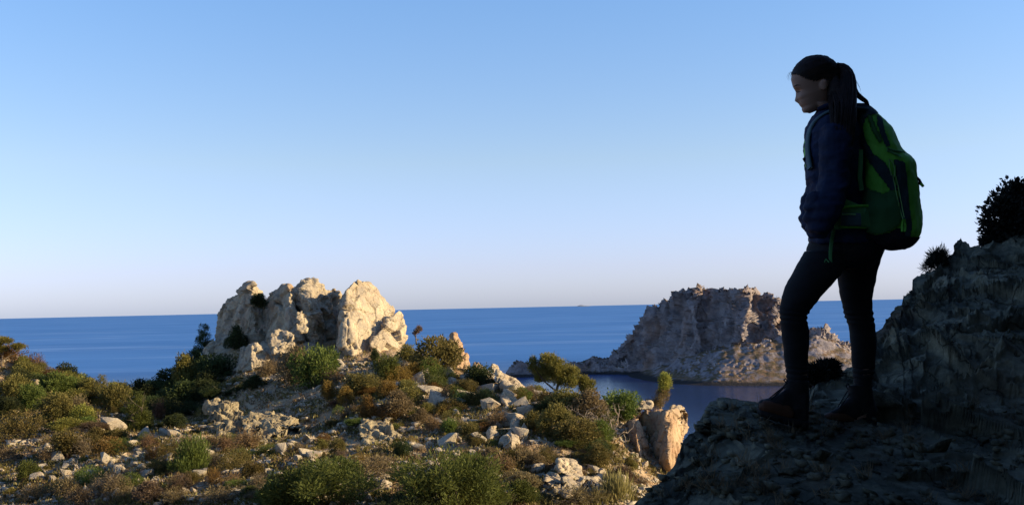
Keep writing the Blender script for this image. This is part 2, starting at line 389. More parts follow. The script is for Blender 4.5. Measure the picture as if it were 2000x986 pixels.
# ------------------------------------------------------------------ island across the bay
def interp(x, pts):
    a = np.array(pts, float); return np.interp(x, a[:, 0], a[:, 1])
def build_island():
    pxs = np.arange(978, 1790, 1.5); nv = 210
    ridge = interp(pxs, [(978,742),(986,735),(996,714),(1010,706),(1030,705),(1045,712),(1062,722),(1085,716),(1105,708),(1120,703),(1135,703),(1165,698),(1185,693),(1195,690),(1212,675),(1230,655),(1247,633),(1262,607),(1280,592),(1300,583),(1316,580),(1336,563),(1350,557),(1372,556),(1400,560),(1414,559),(1428,566),(1445,562),(1462,559),(1476,560),(1490,574),(1505,573),(1518,579),(1535,595),(1555,625),(1575,645),(1590,641),(1600,638),(1611,634),(1622,646),(1640,660),(1655,669),(1700,690),(1740,720),(1789,748)])
    shore = interp(pxs, [(978,745),(1060,743),(1130,740),(1180,743),(1260,749),(1300,753),(1400,757),(1530,757),(1700,755),(1789,750)])
    foot = interp(pxs, [(978,744),(1100,735),(1180,738),(1250,728),(1300,712),(1345,694),(1400,676),(1450,668),(1500,662),(1530,655),(1600,654),(1660,680),(1789,749)])
    hzl = 621 - 0.0215 * pxs
    sm_ = lambda a, n_=61: np.convolve(np.pad(a, n_ // 2, 'edge'), np.hanning(n_) / np.hanning(n_).sum(), 'valid')
    shore = sm_(shore); foot = np.minimum(sm_(foot, 31) + 3 * perlin(np.c_[pxs * .05, pxs * 0, pxs * 0], 14), shore - 1)
    ds = 60 / ((shore - hzl) / FPX) * 1.0
    # depth of the cliff behind the shore; its saw teeth are the buttresses
    off = interp(pxs, [(978,22),(1130,30),(1200,60),(1250,92),(1290,92),(1330,80),(1357,66),(1372,82),(1400,76),(1440,54),(1449,50),(1474,78),(1500,74),(1515,64),(1530,80),(1575,70),(1610,60),(1640,66),(1700,60),(1789,20)])
    off2 = off + interp(pxs, [(978,15),(1200,30),(1330,22),(1352,6),(1380,22),(1440,14),(1460,8),(1480,24),(1530,28),(1600,14),(1789,10)])
    t = np.linspace(0, 1, nv)
    T, X = np.meshgrid(t, pxs)
    def col(a): return a[:, None]
    kd = [0, .02, .42, .78, .84, 1.0]
    PY = np.zeros_like(T); D = np.zeros_like(T)
    offs = np.convolve(np.pad(off, 40, 'edge'), np.ones(81) / 81, 'valid') * .9
    jx = lambda tt_, s_: pxs + 11 * perlin(np.c_[pxs * .02, pxs * 0 + tt_ * 5, pxs * 0], s_)
    ctrl = [(0.0, shore + 1.5, ds - 3), (.03, shore - 1, ds), (.34, foot, ds + offs)] + [(.36 + .44 * k / 8, foot - 2 + (ridge + 4 - foot) * (k / 8) ** 1.05, ds + np.interp(jx(k / 8, 5), pxs, off * (1 - k / 8) + off2 * k / 8) * .75 + .25 * (offs + 14 * k / 8)) for k in range(9)] + [(.83, ridge, ds + off2 + 5)]
    for i in range(len(pxs)):
        tt = [c[0] for c in ctrl]
        PY[i] = np.interp(t, tt, [c[1][i] for c in ctrl]); D[i] = np.interp(t, tt, [c[2][i] for c in ctrl])
    Q = PA(X, PY, D)
    back = t > .83
    s = (t[back] - .83) / .17
    zr = Q[:, ~back][:, -1, 2]
    for k, j in enumerate(np.nonzero(back)[0]):
        D[:, j] = ds + off2 + 5 + s[k] * 170
        q = PA(pxs, ridge, D[:, j]); q[:, 2] = zr * (1 - s[k] ** 0.8) - 4 * s[k]; Q[:, j] = q
    V = Q.reshape(-1, 3)
    me = mesh_np('island', V, grid_faces(len(pxs), nv)[:, ::-1])
    V0, N = get_np(me)
    Tm = T.ravel(); cliff = sstep(Tm, .30, .42) * (1 - sstep(Tm, .82, .9)); apron = sstep(Tm, .03, .08) * (1 - sstep(Tm, .34, .42))
    hgt = np.clip(V0[:, 2] / 15, 0.1, 1)
    q = V0 * np.array([1, 1, 0.24]); q = q + 3 * np.stack([perlin(V0 * .05, 1), perlin(V0 * .05, 2), 0 * Tm], 1)
    d1, e1 = facets(q * .075, 3); d2, e2 = facets(q * .19 + 5, 5); d3, e3 = facets(q * .5 + 9, 6)
    cliff = cliff * (1 - .35 * sstep(Tm, .74, .83))
    d = cliff * (5.0 * fbm(q * 0.05, 4, 21, ridged=True, gain=.55) - 2.0 + 4.4 * d1 + 3.2 * d2 + 1.5 * d3 - 2.6 * (1 - sstep(e1, 0, .08)) - 1.2 * (1 - sstep(e2, 0, .1)))
    a1, a2, aid = worley(V0 * 0.30, 9); b1, b2, bid = worley(V0 * 0.16, 12)
    patch = sstep(perlin(V0 * 0.035, 44), -0.25, 0.35)
    d = d + apron * (1.6 * fbm(V0 * .05, 4, 33) + 3.0 * patch * sstep(aid, .35, 1.) * (1 - sstep(a1, .15, .6)) + 4.2 * patch * sstep(bid, .5, 1.) * (1 - sstep(b1, .1, .55)))
    V1 = V0 + np.where(N[:, 1:2] > 0.9, 1, 1) * N * (d * hgt)[:, None]
    set_np(me, V1)
    # vegetation of the apron in the material, by height and slope
    m, Nn, L, b = new_mat('island scrub and rock')
    base = M['island']
    co = coords(Nn, L, False)
    def noise(s, dd=6, r=0.6):
        n = nd(Nn, 'ShaderNodeTexNoise'); n.inputs['Scale'].default_value = s; n.inputs['Detail'].default_value = dd
        n.inputs['Roughness'].default_value = r; L.new(co, n.inputs['Vector']); return n.outputs['Fac']
    rk = ramp(Nn, L, noise(.09, 8, .7), [(.32, (.12, .108, .11)), (.5, (.25, .215, .21)), (.68, (.40, .34, .315))])
    or_ = ramp(Nn, L, noise(.03, 5), [(.52, (0, 0, 0)), (.7, (.6,) * 3)])
    rk = mixc(Nn, L, or_.outputs[0], rk.outputs[0], (.30, .17, .10))
    vg = ramp(Nn, L, noise(.25, 6, .7), [(.35, (.07, .065, .032)), (.5, (.15, .105, .06)), (.65, (.22, .135, .085))])
    ge = N_geo = Nn.new('ShaderNodeNewGeometry'); sx = nd(Nn, 'ShaderNodeSeparateXYZ'); L.new(ge.outputs['Normal'], sx.inputs[0])
    ad = nd(Nn, 'ShaderNodeMath', operation='MULTIPLY_ADD'); L.new(noise(.12, 6, .7), ad.inputs[0]); ad.inputs[1].default_value = 0.9; L.new(sx.outputs['Z'], ad.inputs[2])
    vf = ramp(Nn, L, ad.outputs[0], [(.98, (0, 0, 0)), (1.0, (1, 1, 1))])
    vf.color_ramp.elements[0].position = .0
    sc = nd(Nn, 'ShaderNodeMapRange'); sc.inputs['From Min'].default_value = 1.25; sc.inputs['From Max'].default_value = 1.38; L.new(ad.outputs[0], sc.inputs['Value'])
    c = mixc(Nn, L, sc.outputs['Result'], rk, vg.outputs[0])
    sp = nd(Nn, 'ShaderNodeSeparateXYZ'); L.new(co, sp.inputs[0]); wz = nd(Nn, 'ShaderNodeMath', operation='MULTIPLY_ADD'); L.new(noise(.15, 3), wz.inputs[0]); wz.inputs[1].default_value = -3.0; L.new(sp.outputs['Z'], wz.inputs[2])
    wr = nd(Nn, 'ShaderNodeMapRange'); wr.inputs['From Min'].default_value = .2; wr.inputs['From Max'].default_value = 1.6; L.new(wz.outputs[0], wr.inputs['Value'])
    c = mixc(Nn, L, wr.outputs[0], (.035, .032, .03), c)     # wet rock of the tide band
    L.new(c, b.inputs['Base Color']); b.inputs['Roughness'].default_value = 1; b.inputs['Specular IOR Level'].default_value = 0.1
    bp = nd(Nn, 'ShaderNodeBump'); bp.inputs['Distance'].default_value = 1.5; bp.inputs['Strength'].default_value = 0.9
    L.new(noise(.35, 9, .75), bp.inputs['Height']); L.new(bp.outputs[0], b.inputs['Normal'])
    o = link('island', me, m)
    tag(o, 'steep rocky island with scree apron across the bay', kind='structure')
build_island()

def build_far_isle():
    px = np.linspace(1126, 1156, 24); hgt = np.array([0, .5, 1.2, 1.8, 2.4, 3.0, 3.1, 2.8, 3.2, 2.6, 2.2, 2.3, 1.9, 1.4, 1.5, 1.2, .9, 1.0, .7, .5, .5, .3, .2, 0]); V = []
    for k, x in enumerate(px):
        for q, f_ in ((0, 0), (.35, .8), (.6, 1), (1, 0)):
            p = P(x, 596, 25000 + q * 900); V.append((p[0], p[1], -1 + hgt[k] * f_ * 11))
    me = mesh_np('distant_island', np.array(V), grid_faces(24, 4)[:, ::-1]); tag(link('distant_island', me, M['haze_isle']), 'faint distant island on the horizon', kind='structure')
build_far_isle()

# ------------------------------------------------------------------ rocks
def rough(me, s=1.0, amp=1.0, seed=0, strat=None, crack=0.5, flow=(1, 1, 1)):
    """break a smooth stone up into facets, ledges and grit; s = size of the facets in metres"""
    V, N = get_np(me)
    q = (V + seed * 3.7) * np.array(flow) / s
    w = q + 0.35 * np.stack([perlin(q * .8, seed + 1), perlin(q * .8, seed + 2), perlin(q * .8, seed + 3)], 1)
    d1, e1 = facets(w, seed); d2, e2 = facets(w * 2.6 + 3.1, seed + 9); d3, e3 = facets(w * 6.0 + 1.7, seed + 4)
    d = .30 * d1 - crack * .20 * (1 - sstep(e1, 0, .06)) + .085 * d2 - crack * .05 * (1 - sstep(e2, 0, .08)) + .025 * d3
    d += 0.14 * fbm(q * .6, 3, seed + 5) + 0.02 * fbm(q * 4.0, 3, seed + 6)
    if strat is not None:
        v = np.array(strat[:3]) / np.linalg.norm(strat[:3]); h = (V @ v) / (strat[3] * s) + 0.5 * perlin(q * .6, seed + 7)
        d += strat[4] * (np.abs((h % 1) - .5) * 2 - .5)
    set_np(me, V + N * (d * s * amp)[:, None])
    return me

def pix_rock(name, pts, label, mat='rock', voxel=0.07, s=1.1, amp=1.0, seed=0, strat=None, crack=.5, smooth=1, holes=(), cat='rock', group=None, flow=(1, 1, 1), seat=None):
    if seat is None: seat = min(p[2] for p in pts) < 68
    if seat:
        lo = sorted(pts, key=lambda p: -p[1])[:3]; qx = sum(p[0] for p in lo) / 3; qy = max(p[1] for p in lo) - 4
        _, dh = hit(qx, qy)
        if dh is not None:
            dl = dh + (0.25 if pts[0][2] > 48.2 else -0.9) - min(p[2] for p in pts); pts = [(x, y, d + dl) for x, y, d in pts]
    W = np.array([P(*p) for p in pts]); c = W.mean(0); base = np.array([c[0], c[1], W[:, 2].min()])
    me = hull_mesh([tuple(w - base) for w in W], name)
    me = remesh(me, voxel, smooth)
    rough(me, s, amp, seed, strat, crack, flow)
    if holes:
        fd = min(p[2] for p in pts)
        V, N = get_np(me)
        for (hx, hy, hd, hr) in holes:
            vp = V + base - CAM; zz = vp @ _F; dd = np.hypot(vp @ _R / zz * FPX + 1000 - hx, 493 - vp @ _U / zz * FPX - hy) * zz / FPX + np.where(N[:, 1] > 0.2, 9, 0); k = 1 - sstep(dd, hr * .5, hr)
            V = V + k[:, None] * np.array([0.1, 1.0, 0.1]) * hr * 1.6
        set_np(me, V)
    o = link(name, me, M[mat]); o.location = base
    tag(o, label, cat, group)
    return o

OUT = 'rocks of the tall outcrop on the hill'
pix_rock('rock', [(676,570,72),(672,632,71),(667,672,70.2),(690,703,69.8),(728,694,71.4),(766,605,76),(744,574,76.5),(721,556,75.6),(700,546,74),(691,549,73.4),(652,700,75),(663,600,76),(690,560,78),(760,610,79),(740,700,76)],
  'tall pale slab with a broad sunlit face, highest on the right of the outcrop', voxel=.055, s=1.5, amp=.55, seed=1, group=OUT, strat=(.7, -.3, .6, .9, .03))
pix_rock('rock', [(767,612,74.2),(780,605,74.6),(789,616,75),(795,652,75),(781,693,73.4),(768,707,72),(724,694,71.2),(722,672,71),(740,652,72),(780,640,78),(760,700,77)],
  'blocky sunlit rock leaning against the right side of the tall slab', voxel=.055, s=1.2, amp=.7, seed=2, group=OUT)
pix_rock('rock', [(520,580,78),(540,562,77),(555,555,76.5),(567,562,75.2),(566,620,73.6),(560,695,72.6),(520,695,75),(500,695,77.5),(505,620,78),(560,560,79.5),(510,600,79.5),(600,695,78),(580,605,74.6),(592,695,73.6)],
  'grey shaded rock with a lit cap, left of the middle peak of the outcrop', voxel=.06, s=1.4, amp=.7, seed=3, group=OUT)
pix_rock('rock', [(566,560,76),(590,545,76.5),(606,551,76.5),(619,548,77),(646,572,78),(655,600,78),(662,700,78),(614,604,74.2),(604,588,74.0),(577,575,76),(590,700,75.5),(618,705,73.8),(640,705,75.4),(600,560,79.5),(650,600,80)],
  'jagged middle peak of the outcrop with a sunlit crest', voxel=.06, s=1.0, amp=1.1, seed=4, group=OUT, strat=(-.5, .2, .8, .8, .05))
pix_rock('rock', [(405,715,79),(425,660,80),(520,640,79),(640,655,78),(760,690,78),(800,712,76),(700,735,73.5),(560,745,73.5),(450,740,74.5),(600,690,72.8),(520,690,73.6),(690,700,73.5)],
  'broad low base rock that joins the feet of the outcrop peaks', voxel=.08, s=1.6, amp=1.1, seed=41, group=OUT)
pix_rock('rock', [(596,610,78),(640,585,79),(680,590,79),(690,700,77),(600,705,77),(640,640,75.5),(655,620,80),(600,640,80)],
  'dark recessed rock in the hollow between the middle peak and the tall slab', voxel=.06, s=1.0, amp=1.0, seed=40, group=OUT)
pix_rock('rock', [(640,578,78),(647,564,78),(655,562,78),(665,575,78.5),(660,600,78),(645,600,78),(655,575,80)],
  'small lit rock wedged between the middle peak and the tall slab', voxel=.07, s=.6, seed=5, group=OUT)
pix_rock('rock', [(424,622,80.5),(427,609,80.5),(445,592,80),(473,562,78.4),(481,556,78),(494,553,77.5),(505,562,78.5),(512,580,79),(522,620,78),(500,700,75.5),(480,640,76.3),(450,712,77.5),(412,700,80),(470,600,82),(510,640,82)],
  'rounded left peak of the outcrop with a sunlit knob on top', voxel=.06, s=1.2, amp=1.0, seed=6, group=OUT)
pix_rock('rock', [(577,625,71.2),(580,612,71.4),(590,607,71.6),(602,615,71.8),(605,630,71.8),(598,648,71.2),(588,651,71.0),(580,645,71.0),(590,630,72.8)],
  'small sunlit knob standing in the shade below the middle peak', voxel=.055, s=.6, amp=.9, seed=7, group=OUT)
pix_rock('rock', [(527,662,70.2),(532,648,70.6),(545,644,70.8),(561,644,70.8),(574,655,70.8),(576,668,70.4),(568,688,69.8),(550,695,69.3),(532,690,69.4),(545,660,72.8)],
  'blocky rock with a lit top, below the middle peak and left of the green bush', voxel=.055, s=.8, amp=1.1, seed=8, group=OUT)
pix_rock('rock', [(489,690,69.4),(492,672,69.7),(500,668,69.9),(507,672,70.0),(528,702,70.2),(520,716,69.4),(490,722,68.8),(455,725,70.8),(470,680,71.8),(510,700,72.3)],
  'wedge shaped rock with one sunlit triangular face at the foot of the outcrop', voxel=.055, s=.7, amp=.8, seed=9, group=OUT)
pix_rock('rock', [(400,690,77),(412,668,77.5),(440,650,78),(470,660,77),(490,690,75),(480,730,73),(420,740,74),(395,730,76),(440,690,80)],
  'dark shaded rock at the far left foot of the outcrop', voxel=.06, s=1.2, seed=10, group=OUT)
RID = 'rocks along the sloping ridge right of the outcrop'
pix_rock('rock', [(876,672,66.6),(884,648,66.8),(890,662,67),(904,688,66.8),(918,702,66.6),(922,720,66.2),(906,728,65.6),(888,722,65.6),(876,700,66),(890,690,69)],
  'pointed rust coloured spire on the ridge right of the outcrop', mat='rock_warm', voxel=.05, s=.8, amp=.9, seed=11, group=RID)
pix_rock('rock', [(857,660,67),(860,655,67.2),(866,668,67.2),(864,682,67),(856,680,67),(862,670,68)],
  'small orange shard beside the spire on the ridge', mat='rock_warm', voxel=.05, s=.5, seed=12, group=RID)
pix_rock('rock', [(925,712,64.8),(934,704,65),(944,713,65),(948,722,64.6),(936,728,64.2),(925,725,64.4),(936,716,66)],
  'small reddish rock between the spire and the pale block', mat='rock_warm', voxel=.05, s=.5, seed=13, group=RID)
pix_rock('rock', [(955,724,62.4),(961,710,62.6),(973,713,62.8),(970,724,62.4),(964,730,62),(966,712,64),(974,724,63.6)],
  'small pale square block on the ridge crest', voxel=.045, s=.6, amp=.5, seed=14, group=RID)
pix_rock('rock', [(969,721,61.4),(990,730,61.6),(1010,742,62),(1026,757,61.6),(1019,773,60.2),(1000,766,60),(984,752,60.4),(968,746,60.8),(990,735,63.5),(1020,752,63)],
  'long pale slab lying along the ridge crest', voxel=.05, s=1.0, amp=.5, seed=15, group=RID, strat=(1, 0, .6, .7, .04))
pix_rock('rock', [(1026,758,60.4),(1038,762,60.4),(1050,776,60),(1040,782,59.2),(1022,775,59.4),(1036,768,62)],
  'low pale rock at the lower end of the ridge slab', voxel=.045, s=.7, amp=.6, seed=16, group=RID)
pix_rock('rock', [(977,765,58.6),(983,756,59),(995,760,59.3),(1012,776,59.4),(1034,800,58.6),(1030,809,57.8),(1009,812,57),(991,798,57),(979,780,57.8),(1000,770,61),(1020,795,60.5)],
  'large boulder with a dark left side and lit right side, below the ridge slab', voxel=.05, s=1.0, amp=.8, seed=17, group=RID)
BD = 'large boulders on the slope below the ridge'
pix_rock('boulder', [(995,836,53.4),(1003,813,54.2),(1016,814,54.6),(1029,822,55),(1046,846,54.6),(1039,861,53.6),(1021,858,52.8),(1010,826,57),(1035,850,56.5)],
  'tall pale leaning boulder, upper right of the pair in the middle of the slope', voxel=.045, s=1.0, amp=.6, seed=18, group=BD)
pix_rock('boulder', [(981,853,52),(997,836,52.6),(1019,850,52.6),(1022,884,51.6),(1001,889,50.8),(980,874,50.8),(1000,860,50.7),(1005,850,54.5),(1015,884,53.5)],
  'big rounded pale boulder, lower of the pair in the middle of the slope', voxel=.045, s=.9, amp=.5, seed=19, group=BD)
pix_rock('boulder', [(955,852,52.6),(959,837,53),(968,832,53.4),(978,843,53.4),(978,863,52.8),(968,869,52.2),(955,862,52.2),(968,850,55)],
  'narrow boulder just left of the big rounded one', voxel=.045, s=.6, amp=.7, seed=20, group=BD)
pix_rock('boulder', [(945,868,51.6),(953,859,52),(966,862,52.2),(969,876,51.6),(960,882,51),(946,878,51.2),(958,870,53)],
  'small half shaded boulder at the foot of the narrow one', voxel=.045, s=.6, amp=.7, seed=21, group=BD)
pix_rock('boulder', [(880,845,52.2),(888,836,52.8),(902,841,53),(907,854,52.4),(895,859,51.8),(881,854,51.8),(895,847,54)],
  'pale split boulder on the slope left of the boulder pair', voxel=.045, s=.6, amp=.8, seed=22, group=BD)
PI_ = 'blocks of the pale rock pile at the bottom right'
for k, (pts, lab, sd_) in enumerate([
  ([(1088,899,46.4),(1096,892,47),(1113,895,47.4),(1133,909,47.2),(1139,934,46),(1122,938,45.6),(1088,915,45.8),(1110,905,49.5),(1130,930,49)], 'large capping block on top of the pale rock pile', 23),
  ([(1097,934,45.2),(1104,928,45.6),(1136,940,45.4),(1136,964,44.6),(1115,966,44.2),(1096,958,44.4),(1120,945,48)], 'broad flat faced block in the middle of the rock pile', 24),
  ([(1064,934,45),(1072,925,45.6),(1088,926,45.8),(1097,942,45.2),(1084,953,44.4),(1066,950,44.4),(1082,935,47.5)], 'angular block on the left of the rock pile', 25),
  ([(1079,948,44.2),(1092,943,44.6),(1101,950,44.6),(1094,964,43.8),(1082,960,43.8),(1092,952,46)], 'small block low on the left of the rock pile', 26),
  ([(1099,960,43.9),(1108,953,44.4),(1124,956,44.4),(1125,966,43.8),(1104,970,43.6),(1112,960,46)], 'rounded stone at the foot of the rock pile', 27),
  ([(1137,944,45.8),(1143,930,46.6),(1160,929,46.8),(1178,940,46.4),(1190,962,45),(1170,970,44.4),(1140,966,44.6),(1160,945,49)], 'crumbling rock mass with a dark hollow, right of the rock pile', 28),
  ([(1170,918,46.8),(1176,914,47),(1182,925,47),(1178,940,46.4),(1169,934,46.4),(1176,925,48.5)], 'small upright stone above the crumbling rock mass', 29),
  ([(1040,912,46.2),(1056,903,46.6),(1060,912,46.2),(1046,922,45.8),(1052,910,47.8)], 'tilted wedge of pale rock left of the rock pile', 30),
  ([(1203,946,45.6),(1214,932,46.2),(1232,935,46.4),(1235,948,45.8),(1220,956,45),(1205,956,45),(1222,942,48)], 'low split rock beside the near cliff edge', 31),
  ([(1234,946,45.4),(1250,942,45.6),(1265,951,45.2),(1266,958,44.8),(1250,962,44.2),(1234,958,44.4),(1250,950,47)], 'low pale rock closest to the near cliff edge', 32)]):
    pix_rock('rock', pts, lab, voxel=.04, s=.7, amp=.8, seed=sd_, group=PI_, holes=[(1146, 955, 44.9, .42)] if sd_ == 28 else ())
pix_rock('rock_column', [(1246,826,55.4),(1258,806,55.6),(1300,806,51.2),(1304,893,49.4),(1303,812,50.9),(1320,796,52.0),(1333,800,52.8),(1335,850,52.6),(1329,906,51.6),(1314,926,50),(1292,938,50.8),(1264,914,53),(1300,820,56),(1325,900,54)],
  'big rust sided rock column at the cliff edge, lit along its right side', mat='rock_warm', voxel=.045, s=.9, amp=.75, seed=33, cat='rock column', flow=(1, 1, .6), group='rock columns at the cliff edge')
pix_rock('rock', [(1310,794,52),(1318,790,52.4),(1338,791,52.8),(1340,808,52.4),(1342,845,52.6),(1330,852,52.2),(1318,830,51.4),(1312,806,51.4),(1330,800,55)],
  'pale overhanging nose on top of the big column', voxel=.04, s=.6, amp=1.0, seed=34, holes=[(1333, 814, 52.1, .35)], group='rock columns at the cliff edge')
pix_rock('rock_column', [(1208,842,53.4),(1218,826,53.6),(1243,821,50.4),(1250,824,50.8),(1258,857,50.8),(1272,902,50),(1260,919,48.6),(1252,905,48.2),(1242,850,49.4),(1208,893,52.3),(1200,870,53.4),(1240,850,53),(1255,900,52)],
  'narrow rust sided rock column, the left one at the cliff edge', mat='rock_warm', voxel=.04, s=.7, amp=.8, seed=35, cat='rock column', flow=(1, 1, .6), group='rock columns at the cliff edge')
pix_rock('rock', [(1228,790,54),(1238,786,54.4),(1272,786,54.2),(1274,798,53.6),(1240,801,53.2),(1230,800,53.4),(1255,790,56)],
  'flat pale ledge stone behind the columns', voxel=.045, s=.7, amp=.6, seed=36)
pix_rock('rock', [(398,800,55.8),(412,786,56.4),(440,781,56.6),(462,789,56.6),(476,806,56),(480,850,54),(450,862,53),(430,850,53.4),(415,825,54.4),(445,800,60),(475,840,58)],
  'rugged crusted outcrop with ragged top on the lower slope', mat='rock_crust', voxel=.05, s=.55, amp=1.7, seed=37, crack=1.2)
pix_rock('rock', [(470,815,55.8),(500,806,56.4),(530,810,56.6),(560,812,56.2),(585,830,55.4),(599,862,53.4),(560,868,52.4),(510,868,52.2),(480,860,52.8),(530,820,60),(585,855,58)],
  'crusted outcrop pitted with dark weathered holes', mat='rock_crust', voxel=.05, s=.6, amp=1.4, seed=38, crack=.9,
  holes=[(554,842,53.6,.26),(565,842,53.8,.3),(579,847,53.8,.5),(551,855,53,.24),(534,857,52.8,.2),(500,845,53.2,.3)])
pix_rock('rock', [(704,826,54.8),(716,818,55.4),(745,817,56),(760,829,55.8),(782,855,54),(800,862,52.6),(760,874,51.2),(715,872,51.2),(704,850,52.8),(740,825,58),(780,850,57)],
  'striated grey and tan outcrop in the middle of the lower slope', mat='rock_crust', voxel=.05, s=.6, amp=1.3, seed=39, strat=(.55, .1, .8, .55, .16))
# ------------------------------------------------------------------ foliage
def leaf_mat(name, dark, light, tip=None):
    m, N, L, b = new_mat(name)
    co = coords(N, L, True)
    n = nd(N, 'ShaderNodeTexNoise'); n.inputs['Scale'].default_value = 2.2; n.inputs['Detail'].default_value = 6; n.inputs['Roughness'].default_value = .75
    L.new(co, n.inputs['Vector'])
    r = ramp(N, L, n.outputs['Fac'], [(.36, dark), (.62, light)])
    oi = N.new('ShaderNodeObjectInfo')
    hv = nd(N, 'ShaderNodeHueSaturation'); L.new(r.outputs[0], hv.inputs['Color'])
    mr = nd(N, 'ShaderNodeMapRange'); mr.inputs['To Min'].default_value = .70; mr.inputs['To Max'].default_value = 1.25; L.new(oi.outputs['Random'], mr.inputs['Value']); L.new(mr.outputs[0], hv.inputs['Value'])
    mh = nd(N, 'ShaderNodeMapRange'); mh.inputs['To Min'].default_value = .475; mh.inputs['To Max'].default_value = .515; L.new(oi.outputs['Random'], mh.inputs['Value']); L.new(mh.outputs[0], hv.inputs['Hue'])
    L.new(hv.outputs[0], b.inputs['Base Color']); b.inputs['Roughness'].default_value = .75; b.inputs['Specular IOR Level'].default_value = .2
    tr = N.new('ShaderNodeBsdfTranslucent'); L.new(hv.outputs[0], tr.inputs['Color'])
    mx = N.new('ShaderNodeMixShader'); mx.inputs[0].default_value = .35
    L.new(b.outputs[0], mx.inputs[1]); L.new(tr.outputs[0], mx.inputs[2]); L.new(mx.outputs[0], N['Material Output'].inputs['Surface'])
    return m
LM = {
 'green': leaf_mat('green leaves', (.050, .075, .015), (.150, .185, .040)),
 'dark': leaf_mat('dark leaves', (.022, .036, .013), (.065, .080, .025)),
 'olive': leaf_mat('olive leaves', (.080, .080, .020), (.230, .190, .055)),
 'yellow': leaf_mat('yellow green needles', (.115, .130, .025), (.330, .310, .070)),
 'ochre': leaf_mat('ochre leaves', (.110, .070, .018), (.280, .175, .045)),
 'rust': leaf_mat('rusty dry leaves', (.100, .062, .030), (.250, .155, .080)),
 'brown': leaf_mat('brown dry twigs', (.090, .066, .032), (.250, .185, .095)),
 'grey': leaf_mat('grey dry twigs', (.120, .095, .055), (.290, .225, .130)),
 'grass': leaf_mat('pale dry grass', (.150, .130, .045), (.300, .250, .100)),
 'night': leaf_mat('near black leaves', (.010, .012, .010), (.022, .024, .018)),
}
def bark(name, c, c2):
    m, N, L, b = new_mat(name); co = coords(N, L)
    n = nd(N, 'ShaderNodeTexNoise'); n.inputs['Scale'].default_value = 9; n.inputs['Detail'].default_value = 6; L.new(co, n.inputs['Vector'])
    L.new(ramp(N, L, n.outputs['Fac'], [(.35, c), (.65, c2)]).outputs[0], b.inputs['Base Color']); b.inputs['Roughness'].default_value = .95
    return m
M['bark'] = bark('grey brown bark', (.06, .045, .03), (.16, .12, .085))
M['deadwood'] = bark('bleached dead wood', (.22, .17, .12), (.42, .34, .26))

def leaves(blobs, n, size, seed=0, shell=.45, flat=1.0, up=0.3, ragged=.35, aspect=2.2):
    """n small folded leaves spread through and over a set of ellipsoids (cx,cy,cz,rx,ry,rz); returns V, F"""
    r = np.random.default_rng(seed)
    B = np.array(blobs, float); w = (B[:, 3] * B[:, 4] * B[:, 5]) ** .67; w /= w.sum()
    k = r.choice(len(B), n, p=w); u = r.normal(size=(n, 3)); u /= np.linalg.norm(u, axis=1)[:, None]
    rr = 1 - shell * r.random(n) ** 1.6
    c = B[k, :3]; R = B[k, 3:6]
    bump = 1 + ragged * fbm(u * 1.9 + k[:, None] * 7.1, 3, seed + 2)
    p = c + u * R * (rr * bump)[:, None]
    keep = perlin(p / max(R.mean() * .42, .05), seed + 5) > -0.32
    p, u = p[keep], u[keep]; n = len(p)
    d = u + r.normal(size=(n, 3)) * .55 + np.array([0, 0, up]); d /= np.linalg.norm(d, axis=1)[:, None]
    s = np.cross(d, r.normal(size=(n, 3))); s /= np.linalg.norm(s, axis=1)[:, None]
    nn = np.cross(d, s)
    L_ = size * (0.6 + .8 * r.random(n))[:, None]; W = L_ / aspect
    V = np.stack([p, p + d * L_ * .5 + s * W * .5 + nn * W * .2, p + d * L_, p + d * L_ * .5 - s * W * .5 + nn * W * .2], 1).reshape(-1, 3)
    return V, np.arange(4 * n).reshape(n, 4)

def tube_np(path, radii, sides=6):
    path = np.asarray(path, float); n = len(path); T = np.gradient(path, axis=0); T /= np.linalg.norm(T, axis=1)[:, None] + 1e-9
    ref = np.array([.31, .87, .38]); A = np.cross(T, ref); A /= np.linalg.norm(A, axis=1)[:, None] + 1e-9; Bv = np.cross(T, A)
    th = np.arange(sides) * 2 * math.pi / sides
    ring = path[:, None] + (A[:, None] * np.cos(th)[None, :, None] + Bv[:, None] * np.sin(th)[None, :, None]) * np.asarray(radii)[:, None, None]
    V = ring.reshape(-1, 3); i = np.arange(n * sides).reshape(n, sides); j = np.roll(i, -1, 1)
    F = np.stack([i[:-1], i[1:], j[1:], j[:-1]], -1).reshape(-1, 4)
    V = np.r_[V, [path[0]], [path[-1]]]; a, b = len(V) - 2, len(V) - 1
    cap = [(i[0, (k + 1) % sides], i[0, k], a, a) for k in range(sides)]
    return V, F, [(int(i[0, (k + 1) % sides]), int(i[0, k]), a) for k in range(sides)] + [(int(i[-1, k]), int(i[-1, (k + 1) % sides]), b) for k in range(sides)]

def join_mesh(name, parts):
    """parts: (V, F[, caps]) -> one mesh"""
    Vs, Fs, o = [], [], 0
    for p in parts:
        Vs.append(np.asarray(p[0])); Fs += [tuple(int(q) + o for q in f) for f in p[1]]
        if len(p) > 2: Fs += [tuple(int(q) + o for q in f) for f in p[2]]
        o += len(p[0])
    me = bpy.data.meshes.new(name); me.from_pydata(np.concatenate(Vs).tolist(), [], Fs); me.update()
    return me

